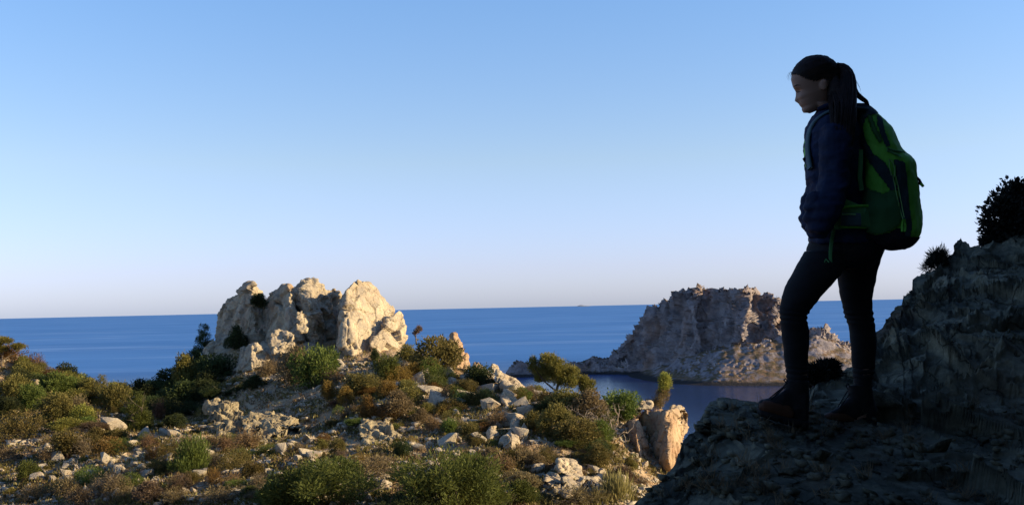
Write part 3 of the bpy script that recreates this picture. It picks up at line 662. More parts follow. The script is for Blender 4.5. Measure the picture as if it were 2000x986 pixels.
def branches(n, h, spread, r0, seed, bend=.25, sub=2, lo=.3):
    r = np.random.default_rng(seed); out = []
    def grow(p, d, L_, rad0, lvl):
        m = 5; pts = [p]; dd = d
        for k in range(m):
            dd = dd + r.normal(size=3) * bend; dd /= np.linalg.norm(dd); pts.append(pts[-1] + dd * L_ / m)
        out.append(tube_np(pts, np.linspace(rad0, rad0 * .35, m + 1), 5 if lvl == 0 else 4))
        if lvl < sub:
            for q in range(3):
                k = r.integers(2, m + 1); nd_ = dd + r.normal(size=3) * .7; nd_ /= np.linalg.norm(nd_); grow(pts[k], nd_, L_ * .55, rad0 * .5, lvl + 1)
    for k in range(n):
        a = r.random() * 6.28; d = np.array([math.cos(a) * spread, math.sin(a) * spread, 1]); d /= np.linalg.norm(d)
        grow(np.array([0, 0, -.15]), d, h * (.7 + .5 * r.random()), r0, 0)
    return out

def mb(r, n, R, lo, hi, size=(.28, .5), flat=.8):
    out = []
    for k in range(n):
        a = r.random() * 6.28; q = R * math.sqrt(r.random()); z = lo + (hi - lo) * r.random() * (1 - .5 * q / R); s = size[0] + (size[1] - size[0]) * r.random()
        out.append((q * math.cos(a), q * math.sin(a), z, s, s, s * flat))
    return out
LMK = [(60,860,'the long olive mound'),(120,735,'the dark round skyline bush'),(47,920,'the bright green gully bush'),(70,938,'the flat topped gully stone'),(258,810,'the bright green young pine'),(205,880,'the ochre valley mound'),
 (228,925,'the tall pale gully stone'),(130,930,'the upright gully stone'),(276,850,'the stacked pale rocks'),(206,960,'the grey heather clump'),(120,965,'the brown heather clump'),(368,900,'the green broom bush'),(448,940,'the dense rust bush'),(362,948,'the thin white stone'),
 (478,860,'the large rust red bush'),(430,815,'the ragged crusted outcrop'),(545,840,'the pitted outcrop'),(550,885,'the tall standing stone'),(600,890,'the yellowish shelf blocks'),(658,875,'the lone round olive bush'),(786,880,'the dark round bush'),(745,845,'the striated outcrop'),
 (630,950,'the big central pine'),(868,940,'the largest pine'),(730,930,'the brown thicket between pines'),(608,715,'the large green outcrop bush'),(505,695,'the wedge shaped rock'),(720,630,'the tall slab'),(750,725,'the green bush under the slab'),(752,760,'the rusty topped ochre bush'),
 (718,800,'the tallest ochre bush'),(674,775,'the middle ochre bush'),(790,738,'the large rounded ridge boulder'),(848,700,'the big ridge bush'),(905,776,'the long flat slab'),(884,680,'the pointed spire'),(1000,745,'the ridge crest slab'),(1008,785,'the two tone boulder'),(950,775,'the olive bush by the two tone boulder'),
 (1002,860,'the big rounded boulder'),(892,847,'the split boulder'),(968,850,'the narrow boulder'),(862,828,'the pale rough block'),(970,825,'the rust bush above the boulders'),(1066,898,'the round olive mound'),(1110,935,'the pale rock pile'),(1160,945,'the crumbling rock mass'),
 (1220,945,'the split rock by the cliff'),(1225,970,'the straw grass'),(985,910,'the rust bush by the rock pile'),(958,915,'the tall lower slope stone'),(1010,975,'the green bush at the bottom edge'),(1140,870,'the broad olive thicket'),(1178,830,'the bleached branches'),(1100,720,'the windswept pine'),(1235,870,'the narrow rock column'),(1212,800,'the green shoulder thicket'),
 (357,730,'the sunlit flank tree'),(394,660,'the dark skyline tree'),(320,750,'the dark skyline bush of the flank'),(100,800,'the broad olive hillside bush'),(64,750,'the tall pale rock streak'),(222,830,'the grey shaded rock'),(20,770,'the left edge olive bush'),(152,815,'the yellow green gully bush'),(192,770,'the spired young pine'),(855,890,'the bare pale slope'),(820,872,'the flat shelf rock'),(580,770,'the talus under the outcrop')]
_used = set()
def describe(px, py, noun):
    """a label by the nearest landmarks of the place; returns one that nothing else carries yet, where there is one"""
    o = sorted(LMK, key=lambda t: (t[0] - px) ** 2 + 1.6 * (t[1] - py) ** 2)
    def side(t):
        dx, dy = px - t[0], py - t[1]
        if abs(dx) > abs(dy) * 1.1: return 'right of' if dx > 0 else 'left of'
        return 'below' if dy > 0 else 'above'
    cand = ['%s %s %s' % (noun, 'beside' if math.hypot(px - o[0][0], py - o[0][1]) < 22 else side(o[0]), o[0][2])]
    cand += ['%s %s %s' % (noun, side(t), t[2]) for t in o[:3]]
    cand += ['%s near %s and %s' % (noun, t[2], o[0][2]) for t in o[1:6]]
    cand += ['%s between %s and %s' % (noun, o[0][2], t[2]) for t in o[1:4]]
    for c in cand:
        if c not in _used and len(c.split()) <= 16: _used.add(c); return c
    return None
PROTO = {}
def hit2(px, py):
    for up in range(0, 60, 3):
        q, d = hit(px, py + up)
        if q is not None: return P(px, py, d), d
    return P(px, py, 60), 60.0
def proto(kind, fol, stem):
    me = bpy.data.meshes.new(kind + ' foliage'); me = mesh_np(kind + ' foliage', *fol) ; me.materials.append(LM['green'])
    stem = [(p[0] * np.array([.72, .72, .68]), *p[1:]) for p in stem]
    st = join_mesh(kind + ' stem', stem); st.materials.append(M['bark'])
    PROTO.setdefault(kind, []).append((me, st))
# every prototype is about 2 wide (radius 1) and 1.6 to 2 tall, standing on z=0
for s_ in range(4):
    r_ = np.random.default_rng(100 + s_)
    proto('shrub', leaves([(0, 0, .55, .72, .72, .6)] + mb(r_, 11, .72, .3, 1.15, (.26, .44)), 6500, .095, s_, .55), branches(5, .95, .7, .045, s_))
for s_ in range(3):
    r_ = np.random.default_rng(200 + s_)
    proto('dry_shrub', leaves([(0, 0, .5, .8, .8, .55)] + mb(r_, 9, .75, .2, .95, (.2, .4)), 2600, .13, 20 + s_, .9, ragged=.6, aspect=4.5), branches(11, 1.1, .85, .03, 30 + s_, .3, 2))
for s_ in range(3):
    r_ = np.random.default_rng(300 + s_)
    proto('mound', leaves([(0, 0, .3, .95, .95, .62)] + mb(r_, 6, .7, .2, .6, (.25, .4)), 4200, .07, 40 + s_, .3, ragged=.22, up=.6), branches(4, .5, .9, .04, s_))
def cone_blobs(r, h, n, R, s0):
    out = []
    for k in range(n):
        z = h * (.12 + .85 * k / n); q = R * (1 - .8 * z / h); m = max(2, int(6 * q))
        for j in range(m):
            a = r.random() * 6.28; s = s0 * (1 - .5 * z / h); out.append((q * .62 * math.cos(a), q * .62 * math.sin(a), z, s, s, s * .75))
    return out
for s_ in range(3):
    r_ = np.random.default_rng(400 + s_)
    proto('young_pine', leaves(cone_blobs(r_, 2.5, 12, 1.0, .34), 9000, .13, 60 + s_, .8, up=.9, ragged=.5, aspect=5), branches(3, 2.0, .2, .06, 70 + s_, .1))
for s_ in range(3):
    r_ = np.random.default_rng(500 + s_)
    proto('pine', leaves([(0, 0, .85, .55, .55, .5)] + mb(r_, 30, .88, .35, 1.5, (.17, .33), .85), 20000, .075, 80 + s_, .7, up=.7, ragged=.55, aspect=4), branches(5, 1.5, .55, .06, 90 + s_, .18))
for s_ in range(2):
    r_ = np.random.default_rng(600 + s_)
    proto('broom', leaves([(.35 * math.cos(k * 1.7), .35 * math.sin(k * 1.7), .5 + .1 * (k % 3), .32, .32, .62) for k in range(11)] + mb(r_, 9, .8, .2, .7, (.2, .3)), 7000, .14, 120 + s_, .9, up=2.2, ragged=.5, aspect=6), branches(9, 1.2, .5, .03, 95 + s_, .15))
for s_ in range(2):
    proto('grass_tuft', leaves([(0, 0, .25, .8, .8, .45)] + mb(np.random.default_rng(s_), 6, .7, .1, .5, (.2, .35)), 1500, .34, 130 + s_, 1.0, up=2.5, ragged=.5, aspect=9), branches(5, .5, .6, .015, 99 + s_, .2, 1))

KINDWORD = {'shrub': 'shrub', 'dry_shrub': 'dry shrub', 'mound': 'low shrub', 'young_pine': 'young pine', 'pine': 'pine tree', 'broom': 'broom bush', 'grass_tuft': 'grass tuft'}
COLWORD = {'green': 'green', 'dark': 'dark green', 'olive': 'olive', 'yellow': 'yellow green', 'ochre': 'ochre', 'rust': 'rusty red', 'brown': 'brown', 'grey': 'grey brown', 'grass': 'pale straw', 'night': 'black green'}
prng = np.random.default_rng(55)
def plant(kind, x, y, z, w, h, colr, label, group=None, whole=True, rz=None, name=None, lean=None):
    """a bush w metres wide and h tall: an Empty with foliage and stem, or the foliage alone where it is tiny"""
    P_ = PROTO[kind]; me, st = P_[prng.integers(len(P_))]
    hh = {'pine': 1.85, 'young_pine': 2.7, 'shrub': 1.5, 'mound': 1.0, 'broom': 1.4, 'dry_shrub': 1.35, 'grass_tuft': .95}[kind]
    sc = (w / 2, w / 2 * (.85 + .3 * prng.random()), h / hh); rz = prng.random() * 6.28 if rz is None else rz
    name = name or {'pine': 'pine_tree', 'young_pine': 'young_pine', 'dry_shrub': 'dry_shrub', 'mound': 'low_shrub', 'broom': 'broom_bush', 'grass_tuft': 'grass_tuft', 'shrub': 'shrub'}[kind]
    if whole:
        root = empty(name, (x, y, z), rz); root.scale = sc
        f = bpy.data.objects.new('foliage' if 'pine' not in kind else 'crown', me); COL.objects.link(f); f.parent = root
        t = bpy.data.objects.new('stem' if 'pine' not in kind else 'trunk', st); COL.objects.link(t); t.parent = root
    else:
        root = f = bpy.data.objects.new(name, me); COL.objects.link(f); f.location = (x, y, z); f.rotation_euler = (0, 0, rz); f.scale = sc
    if lean: root.rotation_euler = (lean[0], lean[1], rz)
    f.material_slots[0].link = 'OBJECT'; f.material_slots[0].material = LM[colr]
    tag(root, label, KINDWORD[kind], group)
    return root
taken = []
def put(px, py, w, h, kind, colr, label, group=None, sink=.12):
    """px, py: foot of the bush in the photo; w, h: its size in photo pixels"""
    q, d = hit(px, py)
    if q is None:
        for up in range(1, 14):
            q, d = hit(px, py + 4 * up)
            if q is not None: break
        if q is None: return
        q = P(px, py, d); q[2] = ground_z(q[0], q[1])[0]
    k = d / FPX; taken.append((q[0], q[1], w * k / 2))
    big = 1.18 if px < 240 and py < 860 else 1.0; wm, hm = w * k * 1.22 * big, h * k * 1.14 * big
    yo = q[1] + wm * .30; z = ground_z(q[0], yo)[0]
    return plant(kind, q[0], yo, min(z, q[2] + .25) - sink * hm * .5, wm, hm * (1 + sink * .5), colr, label, group, whole=w >= 26)

HL = 'bushes on the left hillside'; HM = 'bushes around the outcrop'; HR = 'bushes on the right slope'; HB = 'bushes on the lower slope'
for a in [
 (14,716,52,36,'dry_shrub','ochre','ochre dry bush at the left photo edge below the umbrella pine',HL),
 (62,731,36,36,'dry_shrub','rust','rust brown bush on the left skyline beside the umbrella pine',HL),
 (40,727,28,26,'shrub','yellow','small yellow green bush in front of the rust brown skyline bush',HL),
 (88,745,44,18,'mound','rust','flat rusty mat between two bushes on the left skyline',HL),
 (120,747,42,36,'shrub','dark','dark green round bush standing up on the left skyline',HL),
 (157,752,30,34,'shrub','yellow','sunlit yellow green round bush next to the dark one on the skyline',HL),
 (98,778,56,44,'shrub','green','wide green bush below the dark skyline bush',HL),
 (135,780,46,38,'shrub','green','green bush right of the wide one on the left slope',HL),
 (165,786,44,42,'shrub','olive','olive bush below the sunlit round skyline bush',HL),
 (192,792,40,50,'young_pine','olive','olive young pine with a thin spire on the left skyline',HL),
 (218,776,32,32,'shrub','yellow','last yellow green bush before the valley notch',HL),
 (222,806,52,48,'shrub','olive','olive bush low in the valley notch',HL),
 (258,842,64,76,'young_pine','green','bright green young pine at the foot of the shaded slope'),
 (20,787,56,46,'shrub','olive','olive bush at the left photo edge, above the stony patch',HL),
 (56,806,44,50,'shrub','green','tall green bush right of the stony streak on the left hill',HL),
 (100,830,62,56,'shrub','olive','broad olive bush in the middle of the left hillside',HL),
 (135,815,44,34,'dry_shrub','brown','brown dry bush on the left hillside',HL),
 (152,834,42,42,'shrub','yellow','yellow green bush above the pale gully stones',HL),
 (10,812,36,34,'shrub','dark','dark bush cut by the left photo edge',HL),
 (26,862,92,50,'mound','olive','long olive mound at the left photo edge beside the gravel bank',HL),
 (84,872,30,18,'mound','brown','small brown mound on the gravel bank',HL),
 (125,898,62,54,'shrub','olive','olive bush below the gravel bank with dark shade behind it',HL),
 (158,893,36,42,'dry_shrub','grey','grey twiggy bush right of the olive one below the gravel bank',HL),
 (183,866,36,30,'shrub','olive','small olive bush in the valley bottom',HL),
 (205,892,58,36,'mound','ochre','ochre mound above the pale stones of the valley',HL),
 (225,866,44,32,'shrub','olive','dull olive bush left of the stacked pale rocks',HL),
 (12,908,50,36,'dry_shrub','brown','brown dry bush on the left edge below the gravel bank',HL),
 (47,940,44,44,'shrub','green','bright green bush in the shaded gully at the lower left',HB),
 (88,905,36,26,'dry_shrub','brown','brown bush on the rim of the shaded gully',HB),
 (58,982,50,26,'mound','brown','brown low mat at the bottom left',HB),
 (120,975,60,40,'dry_shrub','brown','brown heather clump at the bottom left',HB),
 (168,952,56,30,'mound','green','green patch among brown heather at the lower left',HB),
 (206,966,64,44,'dry_shrub','grey','grey brown heather clump below the valley stones',HB),
 (250,962,50,34,'mound','green','green low bush right of the grey heather',HB),
 (280,990,70,40,'shrub','grey','grey green shrub at the bottom edge',HB),
 (150,996,60,36,'dry_shrub','brown','brown heather cut by the bottom edge',HB),
 (286,878,36,34,'dry_shrub','rust','rust bush below the stacked pale rocks',HB),
 (300,900,40,30,'mound','ochre','ochre mound left of the green broom bush',HB),
 (326,898,38,34,'mound','olive','rounded olive mound touching the green broom bush',HB),
 (358,878,30,26,'dry_shrub','rust','rust bush above the green broom bush',HB),
 (368,928,84,64,'broom','green','wide bright green broom bush on the lower slope',HB),
 (404,915,40,32,'dry_shrub','grey','grey twigs at the right end of the broom bush',HB),
 (446,890,44,38,'dry_shrub','rust','rust dry bush right of the broom bush',HB),
 (478,880,58,44,'dry_shrub','rust','large rust red dry bush below the crusted outcrop',HB),
 (520,892,50,20,'mound','green','flat green bush below the pitted outcrop',HB),
 (468,900,40,18,'mound','green','small green mat below the rust bushes',HB),
 (372,946,38,26,'shrub','olive','olive bush at the edge of the pale gravel path',HB),
 (416,956,36,40,'dry_shrub','ochre','orange ochre bush left of the rust one above the path',HB),
 (448,958,42,44,'dry_shrub','rust','dense rust bush above the gravel path',HB),
 (486,940,44,36,'shrub','olive','olive bush right of the dense rust bush',HB),
 (500,955,36,30,'dry_shrub','grey','grey bush beside the gravel path',HB),
 (484,972,34,26,'shrub','green','small green bush beside the gravel path',HB),
 (420,996,90,36,'dry_shrub','brown','wide brown heather at the bottom edge',HB),
 (340,996,60,30,'dry_shrub','brown','brown heather at the bottom edge below the path',HB),
 (658,888,34,32,'shrub','olive','round olive bush alone on the rubble shelf',HB),
 (665,896,26,20,'dry_shrub','grey','grey twigs under the round olive bush',HB),
 (588,888,40,26,'dry_shrub','brown','brown dry bush in front of the pitted outcrop',HB),
 (630,868,26,18,'mound','ochre','ochre tuft at the right end of the pitted outcrop',HB),
 (786,896,36,32,'shrub','dark','round dark bush with a black shadow on the pale slope',HB),
 (702,904,34,20,'mound','ochre','ochre mound above the pine crowns',HB),
 (748,914,46,22,'dry_shrub','brown','flat brown bush on the pale rubble',HB),
 (730,952,110,48,'dry_shrub','brown','wide brown thicket between the two big pines',HB),
 (545,1002,90,72,'pine','green','smaller dark pine left of the big pines at the bottom',None),
 (630,1022,190,124,'pine','green','big bushy pine at the bottom centre',None),
 (782,1036,120,80,'pine','dark','low dark pine in the gap between the two big pines',None),
 (868,1036,190,158,'pine','green','largest pine at the bottom, right of centre',None),
 (930,1010,70,70,'shrub','brown','brown green bush leaning on the largest pine',HB),
 (608,760,96,92,'shrub','green','large green bush at the foot of the outcrop',HM),
 (572,758,58,84,'shrub','brown','dull brown green bush left of the large green one',HM),
 (520,736,44,38,'dry_shrub','brown','brown bush at the foot of the wedge shaped rock',HM),
 (645,756,40,38,'dry_shrub','grey','grey brown bush right of the large green bush',HM),
 (750,750,58,54,'shrub','green','green bush at the foot of the tall slab',HM),
 (732,706,18,26,'shrub','dark','small dark bush in the crack under the slab',HM),
 (708,772,76,46,'shrub','olive','wide olive bush below the tall slab',HM),
 (752,778,38,38,'shrub','ochre','rounded ochre bush with a rusty top',HM),
 (640,786,34,42,'shrub','ochre','left of three ochre bushes on the shaded bank',HM),
 (674,794,32,38,'shrub','ochre','middle of three ochre bushes on the shaded bank',HM),
 (718,822,38,48,'shrub','ochre','tallest ochre bush, above the striated outcrop',HM),
 (775,824,66,52,'shrub','brown','brown olive bush right of the tallest ochre bush',HM),
 (798,792,56,42,'shrub','olive','olive bush above the brown one on the slope',HM),
 (650,800,26,20,'dry_shrub','rust','small rust tuft between the ochre bushes',HM),
 (548,652,46,20,'dry_shrub','brown','dry bush on top of the blocky rock of the outcrop',HM),
 (394,690,38,62,'young_pine','dark','dark tree against the sea left of the outcrop',HM),
 (357,768,56,72,'shrub','yellow','sunlit green tree on the shaded left flank',HM),
 (320,768,60,50,'shrub','dark','dark bush on the skyline of the shaded flank',HM),
 (285,786,60,34,'shrub','dark','dark low bush in the notch of the valley',HM),
 (345,800,90,52,'shrub','dark','dark wide bush in shade below the sunlit flank tree',HM),
 (405,752,70,56,'shrub','dark','dark mass of bush in shade at the left foot of the outcrop',HM),
 (458,690,40,50,'shrub','dark','dark bush in shade between the left peak and the foot',HM),
 (375,735,50,50,'shrub','dark','dark bush under the dark tree on the flank',HM),
 (492,768,44,28,'shrub','dark','shaded bush below the wedge shaped rock',HM),
 (305,822,28,44,'dry_shrub','rust','thin rust bush in front of the shaded hollow',HM),
 (846,738,104,84,'shrub','olive','big olive bush on the ridge left of the spire',HR),
 (795,712,44,38,'shrub','olive','olive bush between the slab and the big ridge bush',HR),
 (812,664,34,16,'mound','rust','rusty mat on the ridge behind the big bush',HR),
 (938,758,54,46,'shrub','dark','dark olive bush below the small reddish rock',HR),
 (912,772,44,30,'shrub','olive','olive bush on the slope below the spire',HR),
 (854,762,38,28,'mound','green','bright green low bush between pale boulders',HR),
 (867,798,36,44,'dry_shrub','rust','rust brown bush below the bright green one',HR),
 (895,794,36,28,'mound','green','green low bush right of the rust brown one',HR),
 (950,792,50,34,'shrub','olive','olive bush left of the two tone boulder',HR),
 (1036,782,42,26,'dry_shrub','brown','brown bush on the lower ridge',HR),
 (1070,792,46,30,'dry_shrub','ochre','ochre bush where the ridge meets the scrub',HR),
 (970,840,44,38,'dry_shrub','rust','rust bush above the boulder pair',HR),
 (943,852,30,24,'mound','ochre','round ochre mound left of the narrow boulder',HR),
 (880,850,36,34,'shrub','green','green bush above the split boulder',HR),
 (843,848,38,36,'dry_shrub','rust','rust bush on the pale slope',HR),
 (820,832,40,30,'shrub','brown','brown bush on the mid slope',HR),
 (1042,848,56,40,'shrub','olive','olive bush behind the tall leaning boulder',HR),
 (930,872,34,28,'shrub','olive','olive bush left of the half shaded boulder',HR),
 (1066,912,42,32,'mound','olive','round olive mound above the rock pile',HR),
 (1022,916,50,32,'dry_shrub','brown','brown bush below the big rounded boulder',HR),
 (1000,905,40,26,'shrub','olive','small olive bush under the big rounded boulder',HR),
 (985,925,50,36,'dry_shrub','rust','rust bush on the lower slope left of the rock pile',HR),
 (942,934,60,46,'dry_shrub','brown','brown bush right of the largest pine',HR),
 (1022,966,66,36,'shrub','brown','brown green bush left of the rock pile',HR),
 (1010,990,80,44,'shrub','green','green bush at the bottom edge left of the rock pile',HR),
 (1130,994,110,34,'dry_shrub','brown','brown mat below the pale rock pile',HR),
 (1210,984,60,48,'grass_tuft','grass','pale straw grass beside the near cliff',HR),
 (1170,984,44,26,'grass_tuft','grass','smaller straw grass tuft under the rock pile',HR),
 (1105,812,76,46,'shrub','olive','olive thicket under the windswept pine',HR),
 (1150,836,84,66,'shrub','brown','grey brown thicket with pale branches',HR),
 (1212,830,84,62,'shrub','green','green thicket left of the rock columns',HR),
 (1088,858,70,66,'shrub','olive','olive thicket above the rock pile',HR),
 (1136,882,92,60,'shrub','olive','broad olive thicket in the middle of the right slope',HR),
 (1172,920,56,44,'shrub','olive','olive thicket left of the narrow rock column',HR),
 (1215,944,60,40,'shrub','brown','brown thicket at the foot of the rock columns',HR),
 (1176,872,56,44,'shrub','green','green thicket at the shoulder above the columns',HR),
 (1252,952,34,18,'dry_shrub','brown','brown dry tuft at the cliff edge under the columns',HR),
 (1258,788,60,26,'dry_shrub','rust','dark rust bush beside the slim pine at the cliff edge',HR),
 (1235,802,40,24,'mound','olive','olive mat behind the flat ledge stone',HR),
]:
    put(*a[:7], group=a[7] if len(a) > 7 else None)

MIDS = [(0, 240, 740, 850, 26, 'bushes on the left hillside', ['green','olive','olive','yellow','dark']), (262, 440, 735, 842, 26, 'bushes around the outcrop', ['dark','dark','olive','dark']),  # outcrop flank: dark-leaved bushes added to deepen its shade
 (100, 560, 850, 985, 16, 'bushes on the lower slope', ['olive','green','brown','olive']), (640, 900, 740, 850, 16, 'bushes around the outcrop', ['olive','green','dark','ochre']),
 (880, 1080, 760, 985, 20, 'bushes on the right slope', ['olive','green','olive','brown']), (1060, 1185, 780, 930, 14, 'bushes on the right slope', ['olive','dark','olive','green'])]
for (x0, x1, y0, y1, n, grp, cols) in MIDS:
    for k in range(n):
        px, py = x0 + (x1 - x0) * prng.random(), y0 + (y1 - y0) * prng.random(); w = 27 + 26 * prng.random(); cc = cols[prng.integers(len(cols))]
        if 975 < px < 1055 and 800 < py < 900: continue
        lb_ = describe(px, py, 'medium ' + COLWORD[cc] + ' scrub bush')
        if lb_: put(px, py, w, w * (.45 + .35 * prng.random()), ['shrub', 'shrub', 'mound', 'pine'][prng.integers(4)], cc, lb_, grp)

# ------------------------------------------------------------------ trees with a shape of their own
def own_tree(name, label, px, py, tr, crowns, n, leaf, colr, seed, cat='pine tree', bark_='bark', aspect=4, shell=.8):
    """trunk limbs and crown clumps given in photo pixels round the foot (px, py)"""
    q, d = hit2(px, py)
    k = d / FPX; base = np.array([q[0], q[1], q[2] - .1]); root = empty(name, base)
    def w(x, y, z=0): return np.array([(x - px) * k, z, (py - y) * k])
    parts = [tube_np([w(*p[:3]) for p in path], [p[3] for p in path], 7) for path in tr]
    link('trunk', join_mesh('trunk', parts), M[bark_], root)
    bl = []
    r = np.random.default_rng(seed)
    for (x, y, rx, ry, z) in crowns:
        c = w(x, y, z); bl += [(*c, rx * k, rx * k * .9, ry * k)]
        for j in range(5):
            u = r.normal(size=3); u /= np.linalg.norm(u); bl.append((c[0] + u[0] * rx * k * .7, c[1] + u[1] * rx * k * .7, c[2] + u[2] * ry * k * .7, rx * k * .45, rx * k * .45, ry * k * .5))
    me = mesh_np('crown', *leaves(bl, int(n * 1.5), leaf * 1.2, seed, shell, ragged=.38, up=.7, aspect=aspect)); link('crown', me, LM[colr], root, smooth=False)
    tag(root, label, cat); return root
own_tree('windswept_pine', 'windswept yellow green pine leaning right on the slope before the bay', 1088, 790,
  [[(1088,792,0,.09),(1086,765,0,.08),(1092,742,0,.07),(1082,718,0,.04)], [(1090,748,0,.05),(1115,738,.2,.04),(1145,745,.2,.02)], [(1087,760,0,.05),(1062,738,-.2,.035),(1045,712,-.2,.02)], [(1093,742,0,.05),(1100,720,.3,.03),(1098,700,.3,.02)]],
  [(1075,700,21,15,0),(1062,716,20,14,.2),(1092,712,22,15,-.2),(1044,708,11,15,0),(1088,732,24,15,0),(1060,732,14,10,.3),(1118,722,16,10,0),(1130,740,20,11,.2),(1148,748,15,10,0),(1110,744,20,11,-.2),(1146,758,16,7,0)], 20000, .095, 'yellow', 5)
own_tree('slim_pine', 'slim pine with a yellow top and brown skirt at the cliff edge', 1290, 794,
  [[(1290,796,0,.06),(1293,775,0,.05),(1296,752,0,.03)], [(1290,790,0,.03),(1278,775,0,.02),(1272,768,0,.01)]],
  [(1300,735,12,10,0),(1302,748,12,9,.1),(1296,758,9,8,0)], 3000, .09, 'yellow', 6)
own_tree('dry_thicket', 'brown dry skirt of branches under the slim pine', 1288, 798,
  [[(1288,798,0,.04),(1292,770,0,.02)]], [(1292,770,13,14,-.1),(1282,786,13,10,0),(1300,762,9,8,0),(1268,784,12,7,0)], 2600, .10, 'brown', 8, cat='dry shrub', aspect=5)
own_tree('umbrella_pine', 'flat topped umbrella pine at the left photo edge', 2, 716,
  [[(2,718,0,.09),(4,695,0,.07),(8,675,0,.04)], [(3,702,0,.05),(20,690,.2,.03),(32,682,.2,.02)], [(4,690,0,.04),(-14,676,0,.03)]],
  [(4,662,18,6,0),(-16,668,16,6,0),(33,675,14,5,.2),(2,678,12,6,0)], 5200, .12, 'yellow', 9)
own_tree('dead_sapling', 'small orange dead tree behind the ridge bush', 814, 664,
  [[(813,668,0,.05),(812,652,0,.035),(808,640,0,.02)], [(812,655,0,.03),(805,646,0,.015)], [(812,650,0,.03),(818,640,0,.015)]],
  [(818,640,6,6,0),(812,647,5,3,0)], 500, .10, 'rust', 10, cat='dead tree')
own_tree('rooftop_bush', 'dark bush growing in the notch beside the left peak', 508, 610,
  [[(508,612,0,.04),(506,590,0,.02)]], [(505,584,12,9,0),(514,592,9,9,0),(500,590,8,7,0)], 2600, .12, 'dark', 11, cat='shrub').location = P(507, 612, 76.0)

def dead_branch(label, px, py, w, h, seed, n=6, mat='deadwood'):
    q, d = hit2(px, py); k = d / FPX
    me = join_mesh('branches', branches(n, h * k, w / h * .7, .035, seed, .38, 3)); o = link('dead_branch', me, M[mat]); o.location = (q[0], q[1] + .1, q[2])
    tag(o, label, 'dead branches', 'bleached dead branches in the scrub')
dead_branch('bleached branches at the ragged left end of the crusted outcrop', 412, 815, 46, 34, 3, 7)
dead_branch('tall bleached branches rising from the brown thicket', 1178, 856, 60, 62, 4, 8)
dead_branch('bleached twigs at the foot of the green thicket', 1200, 846, 50, 44, 5, 6)
dead_branch('thin bleached branches left in the brown thicket', 1140, 850, 40, 50, 6, 5)
dead_branch('pale twigs in the shade of the outcrop', 505, 642, 16, 16, 7, 3)
bpy.data.objects['dead_branch.004'].location = P(505, 644, 74.5)

# ------------------------------------------------------------------ loose stones
STM = []; hull_small = []
for k in range(10):
    r = np.random.default_rng(900 + k); bm = bmesh.new(); bmesh.ops.create_icosphere(bm, subdivisions=1, radius=1); bm.free()
    pts = r.uniform(-1, 1, size=(11, 3)); pts /= np.abs(pts).max(1)[:, None] ** .75; pts *= np.array([1, .82, .66]) * (.72 + .3 * r.random((11, 1)))
    me = hull_mesh([tuple(p) for p in pts], 'stone'); bm = bmesh.new(); bm.from_mesh(me)
    bmesh.ops.triangulate(bm, faces=bm.faces[:]); hs_ = bpy.data.meshes.new('small stone'); bm.to_mesh(hs_); hull_small.append(hs_)
    bmesh.ops.dissolve_limit(bm, angle_limit=.02, verts=bm.verts[:], edges=bm.edges[:])
    bmesh.ops.bevel(bm, geom=bm.edges[:], offset=.045, segments=1, affect='EDGES')
    bmesh.ops.triangulate(bm, faces=bm.faces[:]); bmesh.ops.subdivide_edges(bm, edges=bm.edges[:], cuts=1, use_grid_fill=True)
    bm.to_mesh(me); bm.free()
    V, N = get_np(me); set_np(me, V + N * (.07 * fbm(V * 2.6 + k * 5, 3, k))[:, None]); me.materials.append(M['stone']); me.shade_smooth()
    me.set_sharp_from_angle(angle=rad(24)); STM.append(me)
def stone(px, py, w, h, label, group, name=None):
    name = name or ('boulder' if w > 20 else 'stone')
    q, d = hit(px, py)
    if q is None: return None
    k = d / FPX; o = bpy.data.objects.new(name, STM[prng.integers(len(STM))]); COL.objects.link(o)
    sw, sh = w * k / 1.5, h * k / 1.0
    o.location = (q[0], q[1] + sw * .3, q[2] + sh * .30)
    o.scale = (sw, sw * (.7 + .5 * prng.random()), sh); o.rotation_euler = (prng.normal() * .25, prng.normal() * .25, prng.normal() * .9)
    tag(o, label, name, group); return o
ZONES = [  # (label, group, polygon box px0,px1,py0,py1, count, size lo, hi)
 ('pale stone in the rubble of the lower left gully', 'stones in the lower left gully', 90, 260, 880, 960, 46, 8, 24),
 ('pale stone scattered at the bottom left of the slope', 'stones at the bottom left', 100, 290, 950, 985, 26, 7, 20),
 ('pale stone beside the gravel path at the bottom', 'stones beside the gravel path', 300, 540, 925, 982, 40, 5, 14),
 ('angular stone on the rubble shelf above the pines', 'stones on the rubble shelf', 545, 715, 880, 912, 40, 6, 18),
 ('small stone on the pale slope right of the striated outcrop', 'stones right of the striated outcrop', 760, 880, 825, 900, 44, 6, 17),
 ('pale boulder on the ridge slope between bushes', 'boulders between the ridge bushes', 780, 960, 735, 800, 74, 12, 36),
 ('stone on the slope around the boulder pair', 'stones around the boulder pair', 870, 1060, 790, 900, 60, 7, 26),
 ('stone on the lower slope left of the rock pile', 'stones left of the rock pile', 930, 1070, 900, 985, 34, 6, 18),
 ('pale stone of the rubble round the rock pile', 'stones round the rock pile', 1050, 1260, 895, 975, 50, 8, 24),
 ('small stone in the talus at the foot of the outcrop', 'stones at the foot of the outcrop', 560, 640, 745, 775, 26, 5, 13),
 ('small stone in the talus under the tall slab', 'stones under the tall slab', 660, 800, 700, 760, 20, 5, 14),
 ('stone on the left hillside between bushes', 'stones on the left hillside', 5, 235, 755, 870, 24, 6, 16),
 ('big', 'large boulders between the ridge bushes', 850, 1060, 735, 880, 40, 26, 46),
 ('big', 'large boulders on the lower slope', 560, 1060, 860, 985, 22, 22, 38),
 ('big', 'large boulders at the lower left', 60, 540, 860, 985, 26, 20, 34),
]
